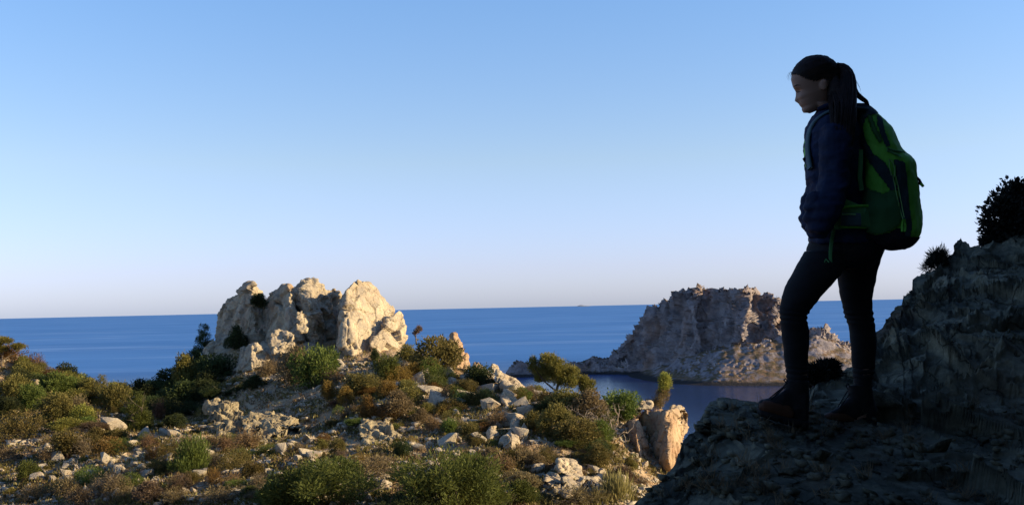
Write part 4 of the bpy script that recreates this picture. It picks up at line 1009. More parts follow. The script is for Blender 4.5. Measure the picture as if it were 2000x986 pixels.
for (lab, grp, x0, x1, y0, y1, n, lo, hi) in ZONES:
    for k in range(int(n * .57)):
        px, py = x0 + (x1 - x0) * prng.random(), y0 + (y1 - y0) * prng.random(); w = lo + (hi - lo) * prng.random() ** 2.2
        a_ = .5 + .42 * prng.random()
        noun = ('tiny ' if w < 8 else 'small ' if w < 12 else 'medium ' if w < 18 else 'large ') + ('flat ' if a_ < .62 else 'blocky ' if a_ < .78 else 'rounded ') + 'pale stone'
        lb_ = describe(px, py, noun)
        if lb_: stone(px, py, w, w * a_, lb_, grp)
for (px, py, w, h, lab) in [
 (276,856,32,22,'squarish pale rock, upper of the stacked pair at the valley mouth'),(318,850,24,18,'pale block right of the stacked pair at the valley mouth'),
 (340,853,22,14,'cracked pale rock at the end of the valley mouth row'),(258,871,24,14,'pale rocks below the stacked pair'),
 (70,938,28,16,'flat topped stone catching light in the dark gully'),(104,942,12,14,'small triangular stone in the dark gully'),
 (128,930,20,22,'upright pale stone in the middle of the gully rubble'),(132,944,26,14,'broad pale stone below the upright one in the gully'),
 (148,930,16,12,'round stone right of the upright one in the gully'),(132,906,26,10,'flat pale slab at the top of the gully'),
 (228,928,20,24,'tall pale stone at the right end of the gully'),(236,922,12,12,'round pale stone beside the tall one in the gully'),
 (222,914,16,12,'pale stone above the tall one in the gully'),(46,958,18,16,'white forked stone at the lower left'),
 (232,972,22,18,'broad pale stone near the bottom left'),(254,968,12,16,'narrow pale stone near the bottom left'),
 (286,934,20,20,'pale block at the start of the gravel path'),(304,938,12,12,'small round stone at the start of the gravel path'),
 (362,950,6,16,'thin upright white stone above the gravel path'),(357,962,12,10,'rounded stone under the thin upright one'),(369,963,10,9,'small rounded stone under the thin upright one'),
 (550,888,18,24,'tall pale standing stone below the pitted outcrop'),(597,892,30,20,'large pale rock on the left of the rubble shelf'),
 (612,896,24,18,'yellowish block on the rubble shelf'),(606,862,28,12,'pale flat rock under the pitted outcrop'),
 (665,722,26,26,'pale rock at the foot of the big bush under the slab'),(788,716,22,18,'square pale block below the right of the outcrop'),
 (790,742,28,26,'large rounded pale boulder below the right of the outcrop'),(829,738,22,22,'smooth pale boulder right of the large rounded one'),
 (870,734,30,20,'broad pale boulder left of the dark ridge bush'),(885,754,28,26,'cracked boulder below the broad one'),
 (905,776,40,16,'long flat pale slab on the slope below the spire'),(838,768,40,20,'leaning dark striped slab in the olive bushes'),
 (968,762,24,12,'white angular rock left of the ridge boulder'),(894,814,18,14,'bright angular stone on the mid slope'),
 (862,828,26,20,'pale rough block on the mid slope'),(1050,796,20,14,'pale stone below the lower ridge'),
 (820,880,24,12,'flat shelf rock on the bare pale slope'),(958,920,18,26,'tall pale stone on the lower slope'),
 (968,930,12,18,'narrow pale stone beside the tall one on the lower slope'),(990,982,40,26,'rounded boulder at the bottom edge'),
 (30,752,16,10,'small pale rock high on the left hillside'),(64,762,16,26,'tall pale rock streak on the left hillside'),(8,775,26,12,'flat orange tinted rock at the left edge'),
 (146,828,20,14,'pale rock above the valley shade'),(222,846,36,34,'grey shaded rock beside the young pine'),(190,842,24,14,'grey shaded stone in the valley bottom'),
 (930,890,22,14,'angular pale stone left of the big rounded boulder'),(1208,925,26,12,'slab stones at the foot of the narrow column')]:
    stone(px, py, w * 1.1, h * 1.15, lab, None, 'boulder' if w > 23 else 'stone')

# ------------------------------------------------------------------ smaller plants between
FILL = [('small shrub on the left hillside', 'small shrubs on the left hillside', 0, 240, 740, 860, 60, ['green','olive','yellow','brown','olive']),
 ('small shrub in the lower left rubble', 'small shrubs at the lower left', 0, 300, 860, 986, 46, ['brown','rust','olive','green','grey']),
 ('small shrub on the lower slope by the path', 'small shrubs by the path', 280, 560, 855, 985, 52, ['brown','rust','olive','ochre','grey','green']),
 ('small shrub in the shaded hollow', 'small shrubs in the hollow', 250, 480, 720, 850, 40, ['dark','dark','olive']),
 ('small shrub on the slope under the outcrop', 'small shrubs under the outcrop', 640, 860, 750, 850, 44, ['olive','ochre','brown','green']),
 ('small shrub on the ridge slope', 'small shrubs on the ridge slope', 840, 1080, 735, 860, 60, ['olive','brown','rust','green','ochre']),
 ('small shrub on the rubble shelf', 'small shrubs on the rubble shelf', 540, 860, 850, 920, 26, ['brown','ochre','grey','olive']),
 ('small shrub on the lower right slope', 'small shrubs on the lower right slope', 900, 1260, 860, 985, 64, ['olive','brown','rust','green','grey']),
 ('small shrub in the scrub before the columns', 'small shrubs in the right scrub', 1060, 1190, 780, 930, 34, ['olive','green','brown','olive'])]
for (lab, grp, x0, x1, y0, y1, n, cols) in FILL:
    for k in range(n):
        px, py = x0 + (x1 - x0) * prng.random(), y0 + (y1 - y0) * prng.random(); w = 12 + 22 * prng.random() ** 1.5
        c = cols[prng.integers(len(cols))]; kd = {'green': 'mound', 'olive': 'shrub', 'yellow': 'shrub', 'brown': 'dry_shrub', 'rust': 'dry_shrub', 'grey': 'dry_shrub', 'ochre': 'mound', 'dark': 'shrub'}[c]
        q, d = hit(px, py)
        if q is None: continue
        k_ = d / FPX; wm = w * k_
        lb_ = describe(px, py, ('tiny ' if w < 17 else 'small ') + COLWORD[c] + (' mound bush' if kd == 'mound' else ' dry bush' if kd == 'dry_shrub' else ' leafy bush'))
        if lb_: plant(kd, q[0], q[1] + wm * .2, q[2] - .08, wm, wm * (.55 + .3 * prng.random()), c, lb_, grp, whole=False)

# ------------------------------------------------------------------ pebbles and dry tufts: what nobody could count
def scatter(n, seed, dens):
    r = np.random.default_rng(seed); out = []
    px = r.random(n) * 1360 - 20; py = 690 + r.random(n) * 310
    q = PA(px, py, np.ones(n)) - CAM; lo = np.full(n, 34.); hi = np.full(n, 95.); found = np.zeros(n, bool); dpt = np.zeros(n)
    for d in np.arange(36, 92, .25):
        pt = CAM + q * d; m = (~found) & (pt[:, 2] < ground_z(pt[:, 0], pt[:, 1])); dpt[m] = d; found |= m
    pt = CAM + q * dpt[:, None]; pt = pt[found]; pt[:, 2] = ground_z(pt[:, 0], pt[:, 1])
    return pt[perlin(np.c_[pt[:, :2] * dens, np.full(len(pt), seed)], seed) > -.05], r
pt, r = scatter(26000, 3, .35)
n = len(pt); base = np.array([(1, 0, 0), (-.4, .9, 0), (-.5, -.8, 0), (.1, .1, .9), (.15, .1, -.7)], float)
tri = np.array([(0, 1, 3), (1, 2, 3), (2, 0, 3), (1, 0, 4), (2, 1, 4), (0, 2, 4)])
sz = (.03 + .12 * r.random(n) ** 3)[:, None, None]; J = base[None] * (1 + .35 * r.normal(size=(n, 5, 3))) * sz
a = r.random(n) * 6.28; ca, sa = np.cos(a)[:, None], np.sin(a)[:, None]
J = np.stack([J[..., 0] * ca - J[..., 1] * sa, J[..., 0] * sa + J[..., 1] * ca, J[..., 2]], -1) + pt[:, None]
me = mesh_np('gravel', J.reshape(-1, 3), (np.arange(n)[:, None, None] * 5 + tri[None]).reshape(-1, 3))
tag(link('gravel', me, M['stone'], smooth=False), 'loose pale gravel strewn over the slope', 'gravel', kind='stuff')
def rubble(name, label, n, seed, dens, lo, hi, boxes=None):
    pt, r = scatter(n, seed, dens); Vs, Fs, o = [], [], 0
    src = []
    for m_ in STM:
        V_, _n = get_np(hull_small[STM.index(m_)]); src.append((V_, np.array([p.vertices[:] for p in hull_small[STM.index(m_)].polygons])))
    for p in pt:
        V_, F_ = src[r.integers(len(src))]; s_ = lo + (hi - lo) * r.random() ** 2.5; a_ = r.random() * 6.28
        R_ = np.array([[math.cos(a_), -math.sin(a_), 0], [math.sin(a_), math.cos(a_), 0], [0, 0, 1]])
        Vs.append((V_ * (s_, s_ * .8, s_ * .75)) @ R_.T + p + (0, 0, s_ * .15)); Fs.append(F_ + o); o += len(V_)
    me = mesh_np(name, np.concatenate(Vs), np.concatenate(Fs)); tag(link(name, me, M['stone'], smooth=False), label, 'rubble', kind='stuff')
rubble('rubble', 'broken pale stones strewn thickly over the hillside', 7000, 21, .22, .07, .34)
for colr, seed, nn, ds, lab in [('brown', 11, 9000, .5, 'brown'), ('olive', 12, 24000, .6, 'olive'), ('grass', 13, 6000, .8, 'straw coloured')]:
    pt, r = scatter(nn, seed, ds); n = len(pt) * 7; p = np.repeat(pt, 7, 0) + r.normal(size=(n, 3)) * np.array([.09, .09, .02])
    d = r.normal(size=(n, 3)) * .6 + np.array([0, 0, 1]); d /= np.linalg.norm(d, axis=1)[:, None]; s = np.cross(d, r.normal(size=(n, 3))); s /= np.linalg.norm(s, axis=1)[:, None]
    L_ = (.08 + .16 * r.random(n) ** 2)[:, None]; V = np.stack([p, p + d * L_ * .6 + s * L_ * .16, p + d * L_, p + d * L_ * .5 - s * L_ * .16], 1).reshape(-1, 3)
    me = mesh_np('ground cover', V, np.arange(4 * n).reshape(n, 4))
    tag(link('ground_cover', me, LM[colr], smooth=False), lab + ' low growth covering the slope', 'ground cover', kind='stuff')
# ------------------------------------------------------------------ near cliff: the ledge the hiker stands on
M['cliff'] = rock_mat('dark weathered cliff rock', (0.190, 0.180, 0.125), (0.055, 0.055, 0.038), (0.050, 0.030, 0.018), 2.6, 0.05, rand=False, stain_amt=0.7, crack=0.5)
LC = [ # px, py, depth of the rock surface seen there
 (1020,1260,3.7),(1200,1100,3.8),(1225,1000,4.15),(1300,1000,4.0),(1500,1000,3.95),(1700,1000,4.0),(1900,1000,4.1),(2100,1000,4.1),(2600,1000,4.2),(2100,1300,3.2),(1600,1300,3.2),(1250,1300,3.2),
 (1300,930,4.45),(1335,860,4.75),(1382,795,5.05),(1440,790,5.15),(1500,810,5.0),(1530,838,4.92),(1580,846,4.92),(1540,800,5.3),(1600,840,5.02),(1660,838,5.2),(1715,832,5.3),(1760,820,5.5),
 (1420,870,4.7),(1560,900,4.5),(1700,900,4.6),(1850,900,4.7),(2000,900,4.8),(1600,780,5.9),(1650,770,5.9),(1600,752,6.5),(1660,725,6.8),(1700,700,6.9),
 (1800,780,5.7),(1900,780,5.8),(2000,780,5.9),(1750,720,6.2),(1820,690,6.4),(1740,630,7.2),(1800,600,7.2),(1780,545,7.9),(1850,600,7.0),(1900,560,7.4),(1960,600,6.8),(1830,520,8.2),(1875,470,8.6),(1930,480,8.5),(2000,500,8.1),(2000,440,8.8),
 (2100,600,6.8),(2100,380,9),(2300,300,9.2),(2300,700,6.2),(2600,600,6.6),(2600,0,9.4)]
_L = np.array(LC, float); _lx = _L[:, :2] / 200; _ls = tps_fit(_lx, _L[:, 2], 0.004)
def ledge_depth(px, py):
    q = np.c_[np.ravel(px), np.ravel(py)] / 200; out = _ls[-3] + q @ _ls[-2:]
    for i in range(len(_lx)):
        r2 = ((q - _lx[i]) ** 2).sum(1); out = out + _ls[i] * np.where(r2 > 0, .5 * r2 * np.log(r2 + 1e-18), 0)
    return np.clip(out, 2.6, 10).reshape(np.shape(px))
SIL = [(1020,1262),(1120,1120),(1180,1045),(1225,990),(1262,962),(1280,946),(1300,926),(1318,906),(1328,882),(1335,857),(1345,846),(1358,834),(1372,818),(1380,797),(1387,787),(1410,780),(1440,783),(1478,787),(1500,793),(1540,798),(1574,798),(1583,764),(1600,754),(1620,746),(1640,736),(1660,723),(1690,706),(1705,690),(1713,650),(1727,640),(1735,625),(1750,605),(1765,594),(1766,574),(1781,560),(1778,548),(1790,535),(1805,533),(1830,511),(1852,495),(1860,475),(1875,462),(1888,464),(1897,476),(1915,472),(1940,466),(2000,438),(2060,396),(2200,330),(2400,150),(2600,-50)]
def build_ledge():
    pxs = np.r_[np.arange(1020, 1220, 6), np.arange(1220, 2020, 2.0), np.arange(2020, 2600, 8)]
    sil = interp(pxs, SIL); sn = 1.5 * perlin(np.c_[pxs * .09, pxs * 0, pxs * 0], 2) + 1.2 * perlin(np.c_[pxs * .23, pxs * 0 + 5, pxs * 0], 3)
    nv, nb = 460, 40
    t = np.linspace(0, 1, nv)
    uni = np.arange(1020, 2600, 2.0); ss = np.convolve(np.pad(interp(uni, SIL), 60, 'edge'), np.hanning(121) / np.hanning(121).sum(), 'valid')
    ss = np.interp(pxs, uni, ss); PX = np.repeat(pxs[:, None], nv, 1)
    base = 1330 + (ss[:, None] - 1330) * t[None] ** .8; Q0 = PA(PX, base, ledge_depth(PX, base)); Um = np.zeros_like(base)
    for i in range(len(pxs)):       # even spacing over the surface, so that receding parts keep their detail
        sl = np.r_[0, np.cumsum(np.linalg.norm(np.diff(Q0[i], axis=0), axis=1) + .0022)]; Um[i] = np.interp(np.linspace(0, sl[-1], nv), sl, t ** .8)
    Um = np.apply_along_axis(lambda c_: np.convolve(np.pad(c_, 20, 'edge'), np.hanning(41) / np.hanning(41).sum(), 'valid'), 0, Um)
    PY = 1330 + (ss[:, None] - 1330) * Um + (sil - ss)[:, None] * sstep(Um, .55, 1.) + sn[:, None] * Um ** 20
    D = ledge_depth(PX, PY); Q = PA(PX, PY, D)
    s = np.linspace(0, 1, nb + 1)[1:]
    Db = D[:, -1:] + s[None] * 2.6 + .02
    Qb = PA(np.repeat(pxs[:, None], nb, 1), np.repeat((sil + sn)[:, None], nb, 1), Db)
    Qb[..., 2] = Q[:, -1:, 2] - (s[None] ** .6) * .25 - s[None] ** 2 * 7
    A = np.concatenate([Q, Qb], 1); nn = nv + nb
    V = A.reshape(-1, 3); me = mesh_np('rocky_ledge', V, grid_faces(len(pxs), nn)[:, ::-1])
    V, N = get_np(me)
    for _ in range(3):   # displace along the broad shape, not along single faces
        G_ = N.reshape(len(pxs), nn, 3); G_ = G_ + sum(np.roll(G_, (a_, b_), (0, 1)) for a_ in (-4, 0, 4) for b_ in (-4, 0, 4)); N = (G_ / np.linalg.norm(G_, axis=2, keepdims=True)).reshape(-1, 3)
    tt = np.tile(np.r_[t, np.ones(nb)], len(pxs))
    w = V + .25 * np.stack([perlin(V * 1.3, 1), perlin(V * 1.3, 2), perlin(V * 1.3, 3)], 1)
    wl_ = w * np.array([1.0, 1.0, 1.9])
    d1, e1 = facets(wl_ * 1.5, 7); d2, e2 = facets(wl_ * 4.2, 8); d3, e3 = facets(w * 11, 9)
    amp = np.clip((np.linalg.norm(V - CAM, axis=1) - 3.2) / 3.0, .45, 1.4)
    feet = 1 - np.clip(1.6 - np.hypot(V[:, 0] - P(1600, 835, 5.05)[0], V[:, 1] - 5.0) * 2.2, 0, .85)
    d = .08 * fbm(V * .9, 3, 4) * feet + (.070 * d1 - .030 * (1 - sstep(e1, 0, .05)) + .030 * d2 - .010 * (1 - sstep(e2, 0, .07)) + .014 * d3 + .014 * fbm(V * 6, 5, 12)) * (.4 + .6 * feet)
    lay = (V @ np.array([-.35, .1, .93])) * 5 + .8 * perlin(V * 1.1, 21); d += .02 * np.abs((lay % 1) - .5) * feet
    V = V + N * (d * amp * (1 - .6 * sstep(tt, .9, 1.)))[:, None]
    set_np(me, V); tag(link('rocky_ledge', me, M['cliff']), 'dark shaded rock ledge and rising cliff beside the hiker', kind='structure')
    return V, pxs, nv, nn
LV, _lpx, _lnv, _lnn = build_ledge()
def on_ledge(px, py):
    """the ledge vertex seen nearest to a photo pixel"""
    G = LV.reshape(len(_lpx), _lnn, 3); i = int(np.argmin(abs(_lpx - px))); c = G[i, :_lnv] - CAM; z = c @ _F; yy = 493 - c @ _U / z * FPX
    j = int(np.argmin(abs(yy - py))); return G[i, j], z[j]

# unseen mountain beside and behind the camera, made steep to block sun and sky
def build_mountain():
    gx_, gy_ = np.arange(-70, 60, .55), np.arange(-60, 14.5, .55)
    X, Y = np.meshgrid(gx_, gy_, indexing='ij'); x, y = X.ravel(), Y.ravel()
    t = .80 * x - .60 * y + .9 * perlin(np.c_[x * .12, y * .12, x * 0], 5) + np.where(x < 0, -.25 * x, 0) * 0
    z = np.where(t < 1.2, 58.3 + 1.25 * (t - 1.2), np.where(t < 6.5, 58.3 + (t - 1.2) * 3.4, 58.3 + 5.3 * 3.4 + (t - 6.5) * .9))
    z = np.where(t < 1.2, np.minimum(z, 58.3), z)
    ep = np.clip((y - 9) / 5, 0, 1); z = z - ep * 4 - np.clip((-x - 45) / 20, 0, 1) * 8
    z = np.minimum(z, 60 + 24)
    p = np.c_[x, y, z]; k = sstep(t, 1.5, 4)
    z = z + k * (1.3 * fbm(p * .16, 4, 7, ridged=True) + .5 * fbm(p * .6, 3, 9)) + .12 * fbm(p * .8, 3, 11)
    z = np.maximum(z, 38)
    me = mesh_np('mountainside', np.c_[x, y, z], grid_faces(len(gx_), len(gy_)))
    tag(link('mountainside', me, M['cliff']), 'unseen rocky mountainside behind the viewpoint, steepened to shade the ledge', kind='structure')
build_mountain()

def near_bush(name, label, cat, px, py, dpt, blobs, n, leaf, colr, seed, stems, aspect=2.0, shell=.5, up=.3, ragged=.35):
    base = P(px, py, dpt); k = dpt / FPX; root = empty(name, base)
    def w(x, y, z): return ((x - px) * k, z, (py - y) * k)
    bl = [(*w(x, y, z), rx * k, rx * k * .9, ry * k) for (x, y, rx, ry, z) in blobs]
    link('foliage', mesh_np('foliage', *leaves(bl, n, leaf, seed, shell, ragged=ragged, up=up, aspect=aspect)), LM[colr], root, smooth=False)
    link('stem', join_mesh('stem', [tube_np([w(*p[:3]) for p in s], [p[3] for p in s], 5) for s in stems]), M['bark'], root)
    tag(root, label, cat)
_, dz = on_ledge(1975, 465)
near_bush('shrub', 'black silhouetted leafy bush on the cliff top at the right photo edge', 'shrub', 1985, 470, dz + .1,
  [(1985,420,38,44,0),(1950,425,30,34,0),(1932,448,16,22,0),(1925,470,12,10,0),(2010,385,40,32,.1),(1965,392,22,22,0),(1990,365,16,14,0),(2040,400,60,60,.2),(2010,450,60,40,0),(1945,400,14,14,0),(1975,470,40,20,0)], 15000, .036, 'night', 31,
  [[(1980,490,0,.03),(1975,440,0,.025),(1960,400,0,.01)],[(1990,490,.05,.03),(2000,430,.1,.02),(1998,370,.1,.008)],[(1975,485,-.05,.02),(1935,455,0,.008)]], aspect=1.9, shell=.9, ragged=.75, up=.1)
_, dz = on_ledge(1832, 522)
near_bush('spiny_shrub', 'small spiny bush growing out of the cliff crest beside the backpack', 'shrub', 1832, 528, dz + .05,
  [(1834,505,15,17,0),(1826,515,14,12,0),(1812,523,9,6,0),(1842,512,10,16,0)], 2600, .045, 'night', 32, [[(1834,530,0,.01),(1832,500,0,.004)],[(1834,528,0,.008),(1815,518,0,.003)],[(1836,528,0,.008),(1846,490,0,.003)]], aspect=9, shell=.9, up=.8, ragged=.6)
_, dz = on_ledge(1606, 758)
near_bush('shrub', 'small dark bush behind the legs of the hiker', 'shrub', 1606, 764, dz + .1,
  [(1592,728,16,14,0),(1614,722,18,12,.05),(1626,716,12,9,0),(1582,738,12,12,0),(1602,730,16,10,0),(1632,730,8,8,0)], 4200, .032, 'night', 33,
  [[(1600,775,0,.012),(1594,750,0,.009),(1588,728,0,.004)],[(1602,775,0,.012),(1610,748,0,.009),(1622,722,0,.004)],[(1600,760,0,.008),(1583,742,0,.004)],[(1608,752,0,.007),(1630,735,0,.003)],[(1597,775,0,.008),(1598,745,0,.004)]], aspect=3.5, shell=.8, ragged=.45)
# loose stones on the ledge
for k, (px, py, s_, lab) in enumerate([(1722,800,.14,'dark stone standing just behind the rear boot'),(1760,790,.16,'long dark stone right of the rear boot'),(1600,900,.07,'small loose stone on the ledge below the front boot'),(1830,880,.10,'flat loose stone low on the dark cliff'),(1450,815,.06,'small stone near the lip of the ledge'),(1905,850,.09,'loose stone at the lower right of the dark cliff'),(1690,870,.05,'pebble sized stone below the rear boot')]):
    v, z = on_ledge(px, py); o = bpy.data.objects.new('stone', STM[k % len(STM)].copy()); COL.objects.link(o)
    o.data.materials[0] = M['cliff']; o.location = v + np.array([0, .02, s_ * .12]); o.scale = (s_, s_ * .8, s_ * .6); o.rotation_euler = (.2 * k, .3, 1.1 * k); tag(o, lab, 'stone')

# grit and dry tufts on the ledge
def ledge_scatter():
    r = np.random.default_rng(77); px = 1260 + 740 * r.random(2600); py = 790 + 200 * r.random(2600); Vs, Fs, o = [], [], 0; T = []
    src = [(get_np(m_)[0], np.array([p.vertices[:] for p in m_.polygons])) for m_ in hull_small]
    G = LV.reshape(len(_lpx), _lnn, 3)[:, :_lnv]
    C = G - CAM; Z = C @ _F; YY = 493 - C @ _U / Z * FPX
    for x, y in zip(px, py):
        i = int(np.argmin(abs(_lpx - x))); j = int(np.argmin(abs(YY[i] - y)))
        if abs(YY[i, j] - y) > 8: continue
        if perlin(np.array([[x * .02, y * .03, 0]]), 8)[0] < -.05: continue
        v = G[i, j]; s_ = .006 + .03 * r.random() ** 4; V_, F_ = src[r.integers(len(src))]
        Vs.append(V_ * s_ + v + (0, 0, s_ * .3)); Fs.append(F_ + o); o += len(V_)
        if r.random() < .045: T.append(v)
    tag(link('grit', mesh_np('grit', np.concatenate(Vs), np.concatenate(Fs)), M['cliff'], smooth=False), 'loose grit and small stones lying on the dark ledge', 'grit', kind='stuff')
    T = np.array(T); n = len(T) * 26; p = np.repeat(T, 26, 0) + r.normal(size=(n, 3)) * [.015, .015, .003]; d = r.normal(size=(n, 3)) * .45 + [0, 0, 1]; d /= np.linalg.norm(d, axis=1)[:, None]
    s = np.cross(d, r.normal(size=(n, 3))); s /= np.linalg.norm(s, axis=1)[:, None]; L_ = (.03 + .06 * r.random(n))[:, None]
    V = np.stack([p - s * .0012, p + s * .0012, p + d * L_ * .6 + s * .001, p + d * L_ + [0, 0, -.004]], 1).reshape(-1, 3)
    tag(link('dry_grass', mesh_np('dry grass', V, np.arange(4 * n).reshape(n, 4)), LM['brown'], smooth=False), 'sparse dry grass in the cracks of the dark ledge', 'grass', kind='stuff')
ledge_scatter()
# ------------------------------------------------------------------ the hiker
def plain(name, c, rough_=.8, bump=0, bs=60, c2=None, spec=.2, cscale=4):
    m, N, L, b = new_mat(name); co = coords(N, L, False)
    n = nd(N, 'ShaderNodeTexNoise'); n.inputs['Scale'].default_value = cscale; n.inputs['Detail'].default_value = 5; L.new(co, n.inputs['Vector'])
    L.new(ramp(N, L, n.outputs['Fac'], [(.35, c2 or tuple(v * .7 for v in c)), (.65, c)]).outputs[0], b.inputs['Base Color'])
    b.inputs['Roughness'].default_value = rough_; b.inputs['Specular IOR Level'].default_value = spec
    if bump:
        q = nd(N, 'ShaderNodeTexNoise'); q.inputs['Scale'].default_value = bs; q.inputs['Detail'].default_value = 4; L.new(co, q.inputs['Vector'])
        bp = nd(N, 'ShaderNodeBump'); bp.inputs['Distance'].default_value = bump; bp.inputs['Strength'].default_value = .7; L.new(q.outputs['Fac'], bp.inputs['Height']); L.new(bp.outputs[0], b.inputs['Normal'])
    return m
M['skin'] = plain('skin', (.30, .17, .12), .55, .0005, 300)
M['hair'] = plain('brown hair', (.024, .012, .008), .65, .003, 60, (.008, .005, .004), .2, 30)
M['jacket'] = plain('navy jacket', (.010, .018, .050), .85, .012, 16, (.005, .009, .026))
M['leggings'] = plain('black leggings', (.010, .010, .012), .85, .001, 80)
M['boot'] = plain('brown boot leather', (.075, .030, .015), .6, .002, 60)
M['boot_dark'] = plain('black boot fabric', (.012, .011, .012), .8, .002, 60)
M['sole'] = plain('rubber sole', (.012, .012, .013), .7)
M['lace'] = plain('boot lace', (.010, .010, .012), .8)
M['green'] = plain('green pack fabric', (.140, .420, .050), .7, .006, 22, (.080, .280, .030))
M['dullgreen'] = plain('dull green stretch fabric', (.085, .240, .080), .85, .006, 18, (.050, .150, .060))
M['slate'] = plain('slate blue pack fabric', (.055, .095, .110), .8, .006, 22, (.032, .058, .070))
M['packbase'] = plain('dark pack base fabric', (.030, .026, .036), .85, .006, 22)
M['cord'] = plain('pale green cord', (.20, .40, .14), .6)

def ring(px0, px1, py, dc, hd, n=32, e=2.0, dpy=0):
    """one closed slice: left and right edge in photo pixels at height py, depth centre and half depth in metres"""
    th = np.arange(n) * 2 * math.pi / n; c, s = np.cos(th), np.sin(th)
    u = np.sign(c) * np.abs(c) ** (2 / e); v = np.sign(s) * np.abs(s) ** (2 / e)
    return PA((px0 + px1) / 2 + (px1 - px0) / 2 * u, py + dpy * u, dc + hd * v)
def resample(rows, step=6):
    rows = np.array(rows, float); k = np.r_[0, np.cumsum(np.maximum(np.abs(np.diff(rows[:, 2])), 1))]; n = max(3, int(k[-1] / step)); t = np.linspace(0, k[-1], n)
    out = np.stack([np.interp(t, k, rows[:, i]) for i in range(rows.shape[1])], 1)
    if n > 6: out[1:-1] = (out[:-2] + 2 * out[1:-1] + out[2:]) / 4
    return out
def loft(rows, n=32, e=2.0, step=6):
    """rows: (px_left, px_right, py, depth, half_depth)"""
    R = [ring(*r[:2], *r[2:5], n=n, e=e) for r in resample(rows, step)]
    V = np.concatenate(R + [R[0].mean(0)[None], R[-1].mean(0)[None]]); m = len(R)
    i = np.arange(m * n).reshape(m, n); j = np.roll(i, -1, 1)
    F = np.stack([i[:-1], i[1:], j[1:], j[:-1]], -1).reshape(-1, 4).tolist(); a, b = m * n, m * n + 1
    F += [(int(j[0, k]), a, int(i[0, k])) for k in range(n)] + [(int(i[-1, k]), b, int(j[-1, k])) for k in range(n)]
    return V, F
def pt(path, radii, sides=14):
    V, F, C = tube_np([P(*p) for p in path], radii, sides); return V, F.tolist() + C
def vloft(cols, n=20, e=2.6):
    """slices across the foot: (px, py_top, py_bottom, depth, half_depth)"""
    cols = np.array(cols, float); R = []
    for px, y0, y1, dc, hd in cols:
        th = np.arange(n) * 2 * math.pi / n; c, s = np.cos(th), np.sin(th)
        u = np.sign(c) * np.abs(c) ** (2 / e); v = np.sign(s) * np.abs(s) ** (2 / e); R.append(PA(px, (y0 + y1) / 2 + (y1 - y0) / 2 * u, dc + hd * v))
    V = np.concatenate(R + [R[0].mean(0)[None], R[-1].mean(0)[None]]); m = len(R); i = np.arange(m * n).reshape(m, n); j = np.roll(i, -1, 1)
    F = np.stack([i[:-1], i[1:], j[1:], j[:-1]], -1).reshape(-1, 4).tolist(); a, b = m * n, m * n + 1
    F += [(int(j[0, k]), a, int(i[0, k])) for k in range(n)] + [(int(i[-1, k]), b, int(j[-1, k])) for k in range(n)]
    return V, F
def solid(name, parts, voxel, smooth, mat, parent, org):
    me = join_mesh(name, parts); bm = bmesh.new(); bm.from_mesh(me); bmesh.ops.recalc_face_normals(bm, faces=bm.faces); bm.to_mesh(me); bm.free()
    me = remesh(me, voxel, smooth); V, N = get_np(me); set_np(me, V - org)
    return link(name, me, mat, parent)

ORG = P(1630, 835, 5.1)
hiker = empty('person', ORG)
tag(hiker, 'woman hiker in navy jacket and black leggings standing on the ledge looking down', 'person')

FL = [(1571,1668,490,5.02,.095),(1555,1652,520,4.98,.092),(1543.5,1640,540,4.96,.09),(1533,1621,560,4.95,.085),(1526.5,1603,580,4.94,.078),(1523,1587,600,4.94,.07),(1523,1575.5,618,4.94,.062),(1524,1577,630,4.94,.06),(1525,1580,642,4.95,.062),(1527,1581.5,662,4.96,.062),(1529.5,1580,682,4.96,.058),(1531.6,1579,702,4.96,.05),(1535,1578.5,722,4.96,.045),(1537,1578.5,748,4.96,.045),(1538,1578,790,4.96,.045)]
RL = [(1632,1727,490,5.2,.095),(1632,1722,505,5.22,.095),(1634,1714,530,5.24,.09),(1636,1711,548,5.26,.088),(1638,1707.5,562,5.27,.085),(1641,1705,580,5.28,.078),(1645,1704.6,600,5.29,.07),(1650,1706,620,5.3,.063),(1656,1708.5,632,5.3,.062),(1658,1710.5,645,5.31,.063),(1659.5,1712,662,5.31,.063),(1662,1712,682,5.31,.058),(1663,1710.5,702,5.31,.05),(1664.5,1708,722,5.31,.045),(1667,1704,748,5.31,.045),(1669,1704,790,5.31,.045)]
HIP = [(1592,1690,415,5.1,.13),(1584,1712,445,5.1,.15),(1580,1729,472,5.11,.17),(1574,1729,488,5.11,.172),(1576,1722,505,5.11,.165),(1600,1700,525,5.11,.13)]
TOR = [(1612,1648,206,5.09,.055),(1606,1654,216,5.09,.075),(1598,1666,224,5.09,.13),(1586,1680,236,5.09,.175),(1577,1686,255,5.09,.19),(1575,1688,300,5.09,.165),(1578,1690,345,5.09,.145),(1586,1694,400,5.09,.14),(1584,1700,440,5.1,.155),(1581,1712,472,5.1,.172)]
ARM = [[(1634,254,4.915),(1632,300,4.89),(1629,345,4.88),(1625,378,4.86)], [(1625,378,4.86),(1612,410,4.82),(1604,428,4.88),(1613,428,5.02)]]
ARF = [[(1602,262,5.26),(1600,300,5.31),(1600,340,5.33),(1598,372,5.33)], [(1598,372,5.33),(1593,405,5.22),(1596,426,5.14),(1613,426,5.11)]]

